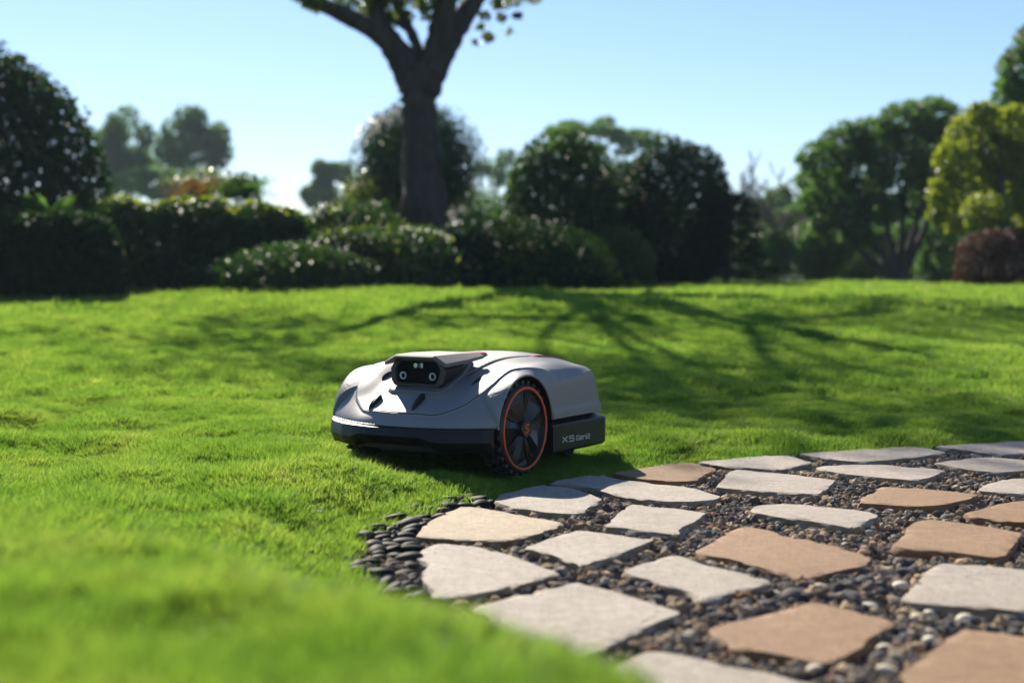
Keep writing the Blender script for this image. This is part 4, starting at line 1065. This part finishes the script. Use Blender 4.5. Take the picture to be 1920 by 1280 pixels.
def shrub(name, label, cat, c, rad, n, size, mat, seed, zmin, stems=4, group=None, lump=.07, thick=.22, pw=2.0, flat=.5, asp=.5, crown='foliage', extra=None):
    r = np.random.default_rng(seed)
    g = zg(c[0], c[1]); root = empty(name, (c[0], c[1], g)); props(root, label, cat, group)
    P, N = dome_pts(n, c, rad, r, lump, thick, pw, zmin)
    N = N + np.array([0, 0, .45])
    leaves(crown, P - np.array([c[0], c[1], g]), N, size, M[mat], root, asp, seed=seed, flat=flat)
    if extra is not None:
        m2, k2 = extra
        P, N = dome_pts(int(n * k2), c, np.asarray(rad) * 1.01, r, lump, .05, pw, c[2])
        leaves('top_leaves', P - np.array([c[0], c[1], g]), N + np.array([0, 0, .6]), size, M[m2], root, asp, seed=seed + 1, flat=flat)['kind'] = 'stuff'  # second leaf material over the upper half only
    for i in range(stems):
        a = 2 * math.pi * i / max(stems, 1) + r.uniform(0, 1); e = np.array([math.cos(a) * rad[0] * .5, math.sin(a) * rad[1] * .5, c[2] - g + rad[2] * .3])
        t = np.linspace(0, 1, 6)[:, None]; Pp = t * e * np.array([1, 1, 1]) + np.sin(t * 3) * r.normal(0, .03, 3)
        trunk_part('stem', Pp + np.array([0, 0, -.05]), np.linspace(.035, .012, 6), M['twig'], root, 6)
    return root

def hedge(name, label, p0, p1, hw, h, n, size, mat, seed, group=None, bulge=.06, taper=0.0, extra=None):
    """clipped hedge from p0 to p1 (plan points)"""
    r = np.random.default_rng(seed); p0, p1 = np.array(p0, float), np.array(p1, float); L = np.linalg.norm(p1 - p0); d = (p1 - p0) / L; nr = np.array([-d[1], d[0]])
    mid_ = (p0 + p1) / 2; g = zg(*mid_); root = empty(name, (mid_[0], mid_[1], g)); props(root, label, 'hedge', group)
    s = r.uniform(-.5, .5, n); ph = r.uniform(0, math.pi, n); pw = 3.5
    cx, sz = np.cos(ph), np.sin(ph); k = (np.abs(cx) ** pw + np.abs(sz) ** pw) ** (-1 / pw)
    rr = (1 - np.abs(r.normal(0, .2, n))).clip(.1, 1.05)
    endk = np.clip(1 - np.abs(2 * s) ** 9, .05, 1) ** .5
    lm = 1 + bulge * (np.sin(s * L * 3.1 + 1) * .5 + np.sin(s * L * 7.3 + ph * 2) * .35 + np.sin(s * L * 15 + ph * 5) * .25)
    a = cx * k * rr * lm * hw * endk; b = sz * k * rr * lm * h * (.35 + .65 * endk) * (1 - taper * (s + .5))
    Pp = d[None] * (s * L)[:, None] + nr[None] * a[:, None]
    P = np.stack([Pp[:, 0], Pp[:, 1], b - .02], -1)
    N = np.stack([nr[0] * cx, nr[1] * cx, sz + .4], -1)
    leaves('foliage', P, N, size, M[mat], root, seed=seed)
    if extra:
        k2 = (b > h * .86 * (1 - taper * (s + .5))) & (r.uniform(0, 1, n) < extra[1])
        leaves('top_leaves', P[k2] + np.array([0, 0, .02]), N[k2], size, M[extra[0]], root, seed=seed + 3)['kind'] = 'stuff'  # some leaves near the top repeated in the second material
    for i in range(max(3, int(L / .5))):
        q = d * ((i + .5) / max(3, int(L / .5)) - .5) * L
        t = np.linspace(0, 1, 5)[:, None]; trunk_part('stem', np.concatenate([np.tile(q, (5, 1)) + r.normal(0, .03, (5, 2)), t * h * .8 - .05], 1), np.linspace(.03, .01, 5), M['twig'], root, 6)
    return root

def clump_crown(n, centres, rads, r):
    w_ = np.array([a * b * c for a, b, c in rads]) ** .5; i = r.choice(len(centres), n, p=w_ / w_.sum())
    d = dirs(n, r); rr = r.uniform(0.25, 1, n) ** .5
    P = np.asarray(centres)[i] + d * np.asarray(rads)[i] * rr[:, None]
    return P, d, i

def tree(name, label, base, trunks, clumps, n, size, mat, seed, cat='tree', group=None, bark='bark', crown='crown', flat=.4, wob=0.0):
    """trunks: list of (points, radii) in world space; clumps: list of (centre, radii)"""
    r = np.random.default_rng(seed); g = zg(base[0], base[1]); b0 = np.array([base[0], base[1], g]); root = empty(name, tuple(b0)); props(root, label, cat, group)
    for j, (P, Rr) in enumerate(trunks):
        trunk_part('trunk' if j == 0 else 'limb', np.asarray(P) - b0, Rr, M[bark], root, 14 if wob else 9, wob * (1 if j == 0 else .5), seed + j)
    cs = [np.asarray(c) for c, _ in clumps]; rs = [np.broadcast_to(q, 3) for _, q in clumps]
    P, N, i = clump_crown(n, cs, rs, r)
    tone = r.uniform(0, .55, len(cs))[i] + r.uniform(0, .45, n)
    s = P[:, 2] > g + .05
    leaves(crown, (P - b0)[s], (N + np.array([0, 0, .5]))[s], size, M[mat], root, seed=seed, rnd=tone[s], flat=flat)
    return root

def spline(pts_, k=6):
    P = np.asarray(pts_, float); t = np.linspace(0, len(P) - 1, (len(P) - 1) * k + 1); i = np.clip(t.astype(int), 0, len(P) - 2); f = (t - i)[:, None]
    Pm = np.vstack([2 * P[0] - P[1], P, 2 * P[-1] - P[-2]]); a, b, c, d = Pm[i], Pm[i + 1], Pm[i + 2], Pm[i + 3]
    return 0.5 * (2 * b + (c - a) * f + (2 * a - 5 * b + 4 * c - d) * f ** 2 + (3 * b - a - 3 * c + d) * f ** 3)
def limb(pts_, r0, r1, k=6):
    P = spline(pts_, k); return P, r0 + (r1 - r0) * np.linspace(0, 1, len(P)) ** .8
def V3(x, y, Y): return np.array(at(x, y, Y))

# --- left dome
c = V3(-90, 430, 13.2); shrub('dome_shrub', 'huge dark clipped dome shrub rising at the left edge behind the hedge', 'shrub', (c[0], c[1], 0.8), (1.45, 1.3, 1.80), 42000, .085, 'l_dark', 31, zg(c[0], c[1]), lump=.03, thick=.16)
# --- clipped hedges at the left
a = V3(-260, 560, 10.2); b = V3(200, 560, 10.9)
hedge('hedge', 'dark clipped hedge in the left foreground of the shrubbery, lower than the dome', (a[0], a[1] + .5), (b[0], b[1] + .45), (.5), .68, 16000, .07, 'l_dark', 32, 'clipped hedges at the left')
a = V3(120, 560, 11.8); b = V3(620, 545, 13.4)
hedge('hedge', 'long clipped hedge with sunlit top edge in front of the two distant trees', (a[0], a[1] + .4), (b[0], b[1] + .5), .55, .90, 26000, .065, 'l_box', 33, 'clipped hedges at the left', bulge=.10, taper=.20, extra=('l_yel', .25))
# --- glossy low shrubs in front of the tree
for (x, Y, z0, rad, nl, mt, sd, fl, lb, ex) in [
        (545, 12.2, .25, (1.00, .70, .42), 17000, 'l_box', 34, .45, 'low spreading glossy shrub whose leaves glint left of the tree trunk', None),
        (650, 13.3, .40, (.75, .60, .66), 13000, 'l_box', 134, .5, 'taller glossy shrub behind the low ones just left of the trunk', ('l_yel', .02)),
        (755, 12.7, .28, (.95, .70, .60), 18000, 'l_box', 35, .5, 'low glossy shrub directly in front of the big trunk', ('l_yel', .03)),
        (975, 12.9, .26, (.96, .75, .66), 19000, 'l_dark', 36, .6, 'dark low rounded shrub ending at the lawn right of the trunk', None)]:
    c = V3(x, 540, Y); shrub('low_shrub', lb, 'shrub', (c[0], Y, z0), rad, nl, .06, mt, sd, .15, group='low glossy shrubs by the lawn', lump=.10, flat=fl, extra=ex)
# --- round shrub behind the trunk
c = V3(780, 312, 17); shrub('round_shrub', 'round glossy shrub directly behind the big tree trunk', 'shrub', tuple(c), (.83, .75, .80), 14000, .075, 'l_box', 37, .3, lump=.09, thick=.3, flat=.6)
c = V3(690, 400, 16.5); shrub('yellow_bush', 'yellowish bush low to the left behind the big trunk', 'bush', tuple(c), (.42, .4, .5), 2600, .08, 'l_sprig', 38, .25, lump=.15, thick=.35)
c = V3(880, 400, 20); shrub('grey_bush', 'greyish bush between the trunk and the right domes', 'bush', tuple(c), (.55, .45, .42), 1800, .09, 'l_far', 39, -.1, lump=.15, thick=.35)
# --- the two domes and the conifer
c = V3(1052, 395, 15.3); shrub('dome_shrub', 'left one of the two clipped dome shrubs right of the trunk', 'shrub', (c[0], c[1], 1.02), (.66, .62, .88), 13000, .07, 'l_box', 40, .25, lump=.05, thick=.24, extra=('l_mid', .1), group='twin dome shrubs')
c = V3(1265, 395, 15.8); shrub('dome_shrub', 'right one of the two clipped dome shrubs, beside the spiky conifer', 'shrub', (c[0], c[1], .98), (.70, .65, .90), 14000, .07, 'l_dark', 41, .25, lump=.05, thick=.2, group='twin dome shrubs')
c = V3(1160, 360, 16.3); shrub('back_shrub', 'leafy shrub joining the two domes from behind', 'shrub', (c[0], c[1], 1.02), (.55, .45, .70), 9000, .07, 'l_box', 142, .25, lump=.12)
c = V3(1160, 470, 14.6); shrub('low_shrub', 'small leafy shrub filling the gap below the two domes', 'shrub', (c[0], c[1], .45), (.40, .35, .42), 3200, .065, 'l_mid', 42, .25, group='low glossy shrubs by the lawn', lump=.12)
def conifer(c, h, seed):
    r = np.random.default_rng(seed); g = zg(c[0], c[1]); root = empty('conifer', (c[0], c[1], g)); props(root, 'small dark conifer with drooping sideways fronds at the right of the domes', 'conifer')
    trunk_part('trunk', np.stack([np.zeros(6), np.zeros(6), np.linspace(-.05, h, 6)], -1), np.linspace(.05, .012, 6), M['bark'], root, 7)
    Ps, Ns = [], []
    for i in range(46):
        z = h * (.08 + .9 * i / 46); a = i * 2.4; ln = .62 * (1 - .62 * z / h) * r.uniform(.8, 1.15)
        m_ = 110; t = r.uniform(0.1, 1, m_) ** .8; w_ = .16 * np.sin(t * math.pi * .9 + .15)
        rad = ln * t; off = r.uniform(-1, 1, m_) * w_
        Ps.append(np.stack([np.cos(a) * rad - np.sin(a) * off, np.sin(a) * rad + np.cos(a) * off, z + .10 * t - .10 * t ** 2 + r.normal(0, .015, m_)], -1)); Ns.append(np.tile([0, 0, 1.0], (m_, 1)))
    leaves('fronds', np.concatenate(Ps), np.concatenate(Ns), .085, M['l_dark'], root, .25, seed=seed, flat=1.2)
c = V3(1362, 520, 15.2); conifer(c, 1.0, 43)
# --- small bushes above the hedge
c = V3(452, 352, 14.5); shrub('leafy_bush', 'small mid green bush peeping over the hedge', 'bush', tuple(c), (.30, .28, .19), 1100, .075, 'l_mid', 44, .3, lump=.35, thick=.55)
c = V3(385, 352, 15.5); shrub('orange_bush', 'orange tinted bush peeping over the hedge top', 'bush', tuple(c), (.36, .3, .14), 700, .07, 'l_org', 45, .3, lump=.4, thick=.6)
def strap_plant(c, n, ln, seed, label):
    r = np.random.default_rng(seed); root = empty('strap_plant', tuple(c)); props(root, label, 'plant')
    for i in range(n):
        a = r.uniform(0, 6.28); l = ln * r.uniform(.7, 1.2); t = np.linspace(0, 1, 6); out = l * .6 * t ** 1.4; up = l * (t - .45 * t ** 2.4)
        w_ = .025 * np.sin(np.pi * (t * .85 + .12)); sx, sy = -math.sin(a), math.cos(a)
        A = np.stack([np.cos(a) * out + sx * w_, np.sin(a) * out + sy * w_, up], -1); B = np.stack([np.cos(a) * out - sx * w_, np.sin(a) * out - sy * w_, up], -1); Mi = np.stack([np.cos(a) * out, np.sin(a) * out, up - .012], -1)
        V = np.concatenate([A, Mi, B]); i0 = np.arange(5)
        F = np.concatenate([np.stack([i0, i0 + 1, i0 + 7, i0 + 6], -1), np.stack([i0 + 6, i0 + 7, i0 + 13, i0 + 12], -1)])
        link('leaf', mesh_np('leaf', V, [F], True, {'rnd': np.full(18, r.uniform(0, 1))}), M['l_mid'], root)
c = V3(90, 425, 11.4); strap_plant(c, 26, .40, 46, 'strap leaved plant standing in front of the dark dome at the left')
# --- far trees
def far_tree(name, label, x, y, Y, rx, ry, n, size, mat, seed, k=14, group=None, gap=.30, trunk=True):
    r = np.random.default_rng(seed); c = V3(x, y, Y); s = Y / FPX; rx *= s; ry *= s; g = zg(c[0], Y)
    cl = []
    for i in range(k):
        d = dirs(1, r)[0] * r.uniform(.25, 1) ** .5 * .78
        cl.append((c + d * np.array([rx, rx * .9, ry]), np.array([rx, rx, ry]) * gap * r.uniform(.75, 1.2)))
    tr = [limb([(c[0], Y, g - .1), (c[0] + rx * .05, Y, (g + c[2]) / 2), (c[0], Y, c[2] + ry * .4)], .11 * rx + .05, .03)] if trunk else []
    for i in range(4 if trunk else 0):
        q = cl[i][0]; tr.append(limb([(c[0], Y, g + (c[2] - g) * .45), tuple((np.array([c[0], Y, c[2]]) + q) / 2), tuple(q)], .05, .012))
    return tree(name, label, (c[0], Y), tr, cl, n, size, mat, seed, group=group)
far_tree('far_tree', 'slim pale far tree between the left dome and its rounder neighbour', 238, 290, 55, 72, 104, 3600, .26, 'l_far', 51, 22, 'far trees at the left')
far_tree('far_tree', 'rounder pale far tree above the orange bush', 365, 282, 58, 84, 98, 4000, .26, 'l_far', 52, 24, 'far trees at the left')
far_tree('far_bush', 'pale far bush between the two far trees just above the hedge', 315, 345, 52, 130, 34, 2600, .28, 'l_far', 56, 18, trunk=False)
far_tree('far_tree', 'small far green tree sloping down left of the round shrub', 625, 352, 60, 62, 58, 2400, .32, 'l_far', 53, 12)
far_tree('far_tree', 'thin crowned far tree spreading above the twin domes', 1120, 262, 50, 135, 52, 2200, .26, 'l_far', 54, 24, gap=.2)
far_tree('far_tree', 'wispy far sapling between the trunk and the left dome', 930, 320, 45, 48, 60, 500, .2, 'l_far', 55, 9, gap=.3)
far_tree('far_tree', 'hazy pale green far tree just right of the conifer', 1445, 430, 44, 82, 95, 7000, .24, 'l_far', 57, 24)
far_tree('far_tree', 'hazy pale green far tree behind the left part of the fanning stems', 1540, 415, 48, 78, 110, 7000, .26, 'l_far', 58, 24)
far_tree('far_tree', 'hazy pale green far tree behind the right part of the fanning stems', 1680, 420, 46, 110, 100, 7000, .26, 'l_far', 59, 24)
# right side
Yt = 19.5; cl = []; r = np.random.default_rng(61)
for (x, y, q) in [(1545, 300, 52), (1590, 270, 55), (1640, 262, 58), (1700, 235, 60), (1755, 225, 55), (1790, 265, 60), (1560, 345, 50), (1620, 330, 60), (1690, 310, 62), (1750, 310, 60), (1580, 395, 42), (1650, 390, 45), (1720, 375, 45), (1770, 380, 50), (1530, 380, 36), (1610, 440, 30), (1800, 330, 55), (1545, 420, 30)]:
    cl.append((V3(x, y, Yt + r.uniform(-.5, .5)), np.array([q, q, q * .8]) * Yt / FPX))
zb_ = zg(5.3, Yt); bx = V3(1685, 530, Yt)[0]
st = []
for (x1, y1, x2, y2) in [(1600, 455, 1548, 380), (1635, 440, 1600, 330), (1665, 430, 1650, 310), (1692, 430, 1700, 300), (1712, 440, 1745, 320), (1738, 420, 1778, 300), (1650, 470, 1575, 420)]:
    st.append(limb([(bx, Yt, zb_ - .1), tuple((np.array([bx, Yt, zb_]) * .55 + V3(x1, y1, Yt) * .45)), tuple(V3(x1, y1, Yt)), tuple(V3(x2, y2, Yt))], .085, .025))
for (x, y, q) in [(1520, 340, 34), (1535, 440, 34), (1575, 470, 30), (1640, 450, 34), (1700, 440, 36), (1760, 440, 40), (1780, 480, 34), (1670, 480, 24)]: cl.append((V3(x, y, Yt + .9), np.array([q, q, q * .8]) * Yt / FPX))
tree('multi_stem_tree', 'wide tree with several dark stems fanning out from one base at the right', (bx, Yt), st, cl, 15500, .105, 'l_mid', 62, flat=.4)
cl = []
for (x, y, q) in [(1775, 360, 38), (1790, 300, 42), (1820, 250, 48), (1830, 330, 55), (1870, 290, 55), (1800, 410, 36), (1850, 400, 48), (1890, 360, 50), (1760, 400, 22), (1900, 240, 50), (1840, 215, 30), (1870, 430, 30), (1940, 300, 60), (1950, 390, 60)]:
    cl.append((V3(x, y, 15.5 + r.uniform(-.4, .4)), np.array([q, q, q * .9]) * 15.5 / FPX))
bx = V3(1870, 530, 15.6)[0]
tree('yellow_green_tree', 'yellow green leafy tree above the red hedge at the right', (bx, 15.6), [limb([(bx, 15.6, .2), (bx + .03, 15.6, .9), (bx, 15.6, 1.9)], .09, .03)], cl, 9500, .085, 'l_yel', 63)
cl = []
for (x, y, q) in [(1925, 130, 55), (1905, 180, 45), (1950, 200, 60), (1900, 240, 40), (1930, 280, 60), (1960, 90, 50), (1990, 160, 70), (1905, 330, 40), (1960, 350, 70), (1935, 75, 34), (1900, 400, 50), (1985, 270, 70)]:
    cl.append((V3(x, y, 17.5 + r.uniform(-.5, .5)), np.array([q, q, q]) * 17.5 / FPX))
bx = V3(1950, 530, 17.5)[0]
tree('tall_tree', 'tall dark green tree cut off by the right edge behind the yellow one', (bx, 17.5), [limb([(bx, 17.5, 0), (bx, 17.5, 1.5), (bx + .05, 17.5, 3.2)], .14, .05)], cl, 9500, .10, 'l_mid', 64)
a = V3(1812, 540, 13.8); b = V3(2120, 540, 13.6)
hedge('red_hedge', 'rounded reddish brown hedge at the right edge of the lawn', (a[0], a[1] + .3), (b[0], b[1] + .4), .42, .62, 11000, .05, 'l_red', 65)
# bare twiggy trees
def bare_tree(base, h, seed, label, spread=.55, depth=5):
    r = random.Random(seed); root = empty('bare_tree', base); props(root, label, 'tree', 'bare twiggy trees at the right')
    acc = Acc()
    def grow(p, d, L, rad, dep):
        q = p.copy(); P = [p.copy()]
        for i in range(4):
            d = (d + Vector((r.gauss(0, .12), r.gauss(0, .12), r.gauss(.03, .08)))).normalized(); q = q + d * L / 4; P.append(q.copy())
        V, F = tube_np(np.array(P), np.linspace(rad, rad * .7, 5), 5 if dep < 3 else 4)
        if dep == 0: link('trunk', mesh_np('trunk', V, [F]), M['twig'], root)
        else: acc.add(V, F)
        if dep < depth:
            for i in range(4 if dep < 1 else r.choice((2, 3, 3))):
                k = r.randint(2, 4); dd = (d + Vector((r.gauss(0, spread), r.gauss(0, spread), r.uniform(-.05, .45)))).normalized()
                grow(P[k].copy(), dd, L * r.uniform(.62, .8), rad * .66, dep + 1)
    grow(Vector((0, 0, -.05)), Vector((0, 0, 1)), h * .36, h * .018, 0)
    link('branches', acc.mesh('branches'), M['twig'], root)
for i, (x, Y, h, lb) in enumerate([(1462, 21, 2.3, 'taller bare twiggy tree between the conifer and the multi stem tree'), (1420, 24, 2.1, 'thin bare twiggy tree just right of the conifer'), (1505, 22, 2.1, 'bare twiggy tree touching the multi stem tree'), (1905, 24, 2.2, 'bare twiggy tree behind the red hedge')]):
    p = V3(x, 520, Y); bare_tree((p[0], Y, zg(p[0], Y)), h, 70 + i, lb)
# undergrowth
for i, (x, y, Y, rx, ry, mt, lb) in enumerate([(1440, 478, 20, 60, 50, 'l_mid', 'green undergrowth bush right beside the conifer'), (1530, 475, 21, 60, 60, 'l_mid', 'green undergrowth bush left of the fanning stems'), (1610, 495, 23, 60, 40, 'l_mid', 'low green bush seen behind the fanning stems'), (1770, 480, 21.5, 60, 55, 'l_mid', 'bright green bush between the fanning stems and the red hedge'), (1490, 430, 25, 45, 50, 'l_far', 'paler bush higher up behind the bare trees'), (1700, 480, 25, 70, 50, 'l_far', 'hazy bush far behind the fanning stems')]):
    c = V3(x, y, Y); s = Y / FPX
    shrub('undergrowth_bush', lb, 'bush', tuple(c), (rx * s, rx * s * .8, ry * s), 3000, .10, mt, 80 + i, zg(c[0], Y) , lump=.2, thick=.4, group='undergrowth bushes at the right')
# far wood as one mass
r = np.random.default_rng(90); n = 18000
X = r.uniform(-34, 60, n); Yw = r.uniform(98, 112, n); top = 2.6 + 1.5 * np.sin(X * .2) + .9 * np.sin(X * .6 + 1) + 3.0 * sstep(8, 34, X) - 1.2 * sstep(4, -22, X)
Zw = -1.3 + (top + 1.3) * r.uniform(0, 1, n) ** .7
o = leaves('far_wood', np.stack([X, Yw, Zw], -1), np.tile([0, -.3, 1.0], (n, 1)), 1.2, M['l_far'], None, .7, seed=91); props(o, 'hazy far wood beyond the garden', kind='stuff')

# --- main tree
Ym = 14.0; bx = V3(790, 530, Ym)[0]; g = zg(bx, Ym)
P_ = lambda x, y, dy=0.0: V3(x, y, Ym + dy)
trunk_pts = [(bx + .02, Ym, g - .15), tuple(P_(793, 480)), tuple(P_(794, 420)), tuple(P_(793, 330)), tuple(P_(790, 250)), tuple(P_(786, 180)), tuple(P_(786, 120))]
tp = spline(trunk_pts, 5); tr_ = np.interp(np.linspace(0, 6, len(tp)), [0, 1, 2, 3, 4, 5, 6], [.33, .25, .22, .195, .172, .165, .165])
tk = [(tp, tr_)]
tk += [limb([P_(775, 165), P_(748, 100), P_(712, 45, .1), P_(700, -40, .3), P_(690, -190, .6), P_(660, -330, .9)], .15, .05),
       limb([P_(765, 140), P_(720, 72, -.1), P_(660, 35, -.3), P_(590, 3, -.6), P_(480, -60, -1.1), P_(360, -150, -1.6)], .13, .035),
       limb([P_(790, 125), P_(775, 70, .1), P_(745, 10, .3), P_(720, -80, .5), P_(700, -240, .9)], .06, .03),
       limb([P_(795, 170), P_(818, 100), P_(832, 30, -.1), P_(845, -60, -.3), P_(850, -230, -.8), P_(880, -380, -1.2)], .165, .05),
       limb([P_(808, 140), P_(845, 70, .1), P_(890, 0, .3), P_(950, -90, .7), P_(1080, -200, 1.2), P_(1200, -270, 1.6)], .15, .035),
       limb([P_(772, 62, .1), P_(740, 40, .2), P_(700, 30, .3), P_(640, -20, .5)], .035, .018)]
r = np.random.default_rng(101); cl = []
for _ in range(62):
    d = dirs(1, r)[0] * r.uniform(.2, 1) ** .45
    q = np.array([bx + .35, Ym - .1, 5.4]) + d * np.array([3.6, 2.7, 1.75]); cl.append((q, np.array([.62, .62, .36]) * r.uniform(.6, 1.25)))
for (x, y, q, dy) in [(590, 4, 26, -.6), (575, -14, 34, -.7), (705, -6, 34, .2), (735, 18, 30, .2), (770, -10, 34, .3), (690, 22, 20, .1), (800, 5, 26, -.2), (845, -22, 34, 0), (880, 10, 18, .3), (910, 30, 13, .3), (940, 34, 11, .3), (930, 8, 14, .3), (900, 50, 9, .3), (970, 30, 10, .4), (955, 60, 8, .4), (950, -10, 36, .5), (915, 70, 14, .3), (1000, -18, 34, .5), (640, -16, 30, -.3), (890, 80, 9, .3)]:
    cl.append((P_(x, y, dy), np.array([q, q, q * .8]) * Ym / FPX))
for i in range(14):  # boughs into the crown
    e = cl[i * 4][0]; s0 = tk[1 + i % 5][0][-8]; tk.append(limb([s0, (s0 + e) / 2 + r.normal(0, .15, 3), e], .035, .012))
gt = tree('garden_tree', 'big tree with a thick forked trunk standing behind the low shrubs', (bx, Ym), tk, cl, 20000, .075, 'l_sprig', 102, flat=.5, wob=.019)
spr = cl[62:] + [(P_(x, y, dy), np.array([q, q, q * .8]) * Ym / FPX) for (x, y, q, dy) in [(728, 40, 22, .1), (760, 30, 18, .2), (700, -12, 26, .1), (745, -15, 26, .2), (800, 30, 14, .1), (612, 14, 16, -.5), (655, 12, 14, -.3), (868, 22, 12, .2), (770, 62, 9, .1)]]
P, N, _i = clump_crown(2600, [a for a, _ in spr], [np.broadcast_to(b, 3) for _, b in spr], r)
leaves('crown', P - np.array([bx, Ym, g]), N + np.array([0, 0, .5]), .062, M['l_sprig'], gt, seed=107)
# a second tree just outside the left edge, whose crown dapples the lawn
tk = [limb([(-6.2, 15.2, .1), (-6.15, 15.2, 2.0), (-5.8, 15.1, 4.2)], .26, .14), limb([(-6.1, 15.2, 3.0), (-7.4, 15.5, 5.0), (-8.2, 15.6, 6.0)], .1, .04)]
cl = []
for _ in range(40):
    d = dirs(1, r)[0] * r.uniform(.2, 1) ** .45; cl.append((np.array([-5.2, 14.8, 5.9]) + d * np.array([3.1, 2.6, 1.3]), np.array([.6, .6, .34]) * r.uniform(.6, 1.2)))
tree('shade_tree', 'spreading tree outside the left edge that shades the lawn', (-6.2, 15.2), tk, cl, 2300, .11, 'l_mid', 103, flat=.5)

# ------------------------------------------------------------------ air
m, t, out = new_mat('haze_air')
pv = t.nodes.new('ShaderNodeVolumePrincipled'); pv.inputs['Color'].default_value = (0.72, 0.87, 1.0, 1); pv.inputs['Density'].default_value = 0.0011; pv.inputs['Anisotropy'].default_value = 0.0
t.links.new(pv.outputs[0], out.inputs['Volume'])
bm = bmesh.new(); bm_box(bm, (0, 230, 4.0), (620, 600, 11.0)); hz = bm_obj('haze', bm, m, None, None); props(hz, 'thin pale haze in the air over the garden', kind='stuff')
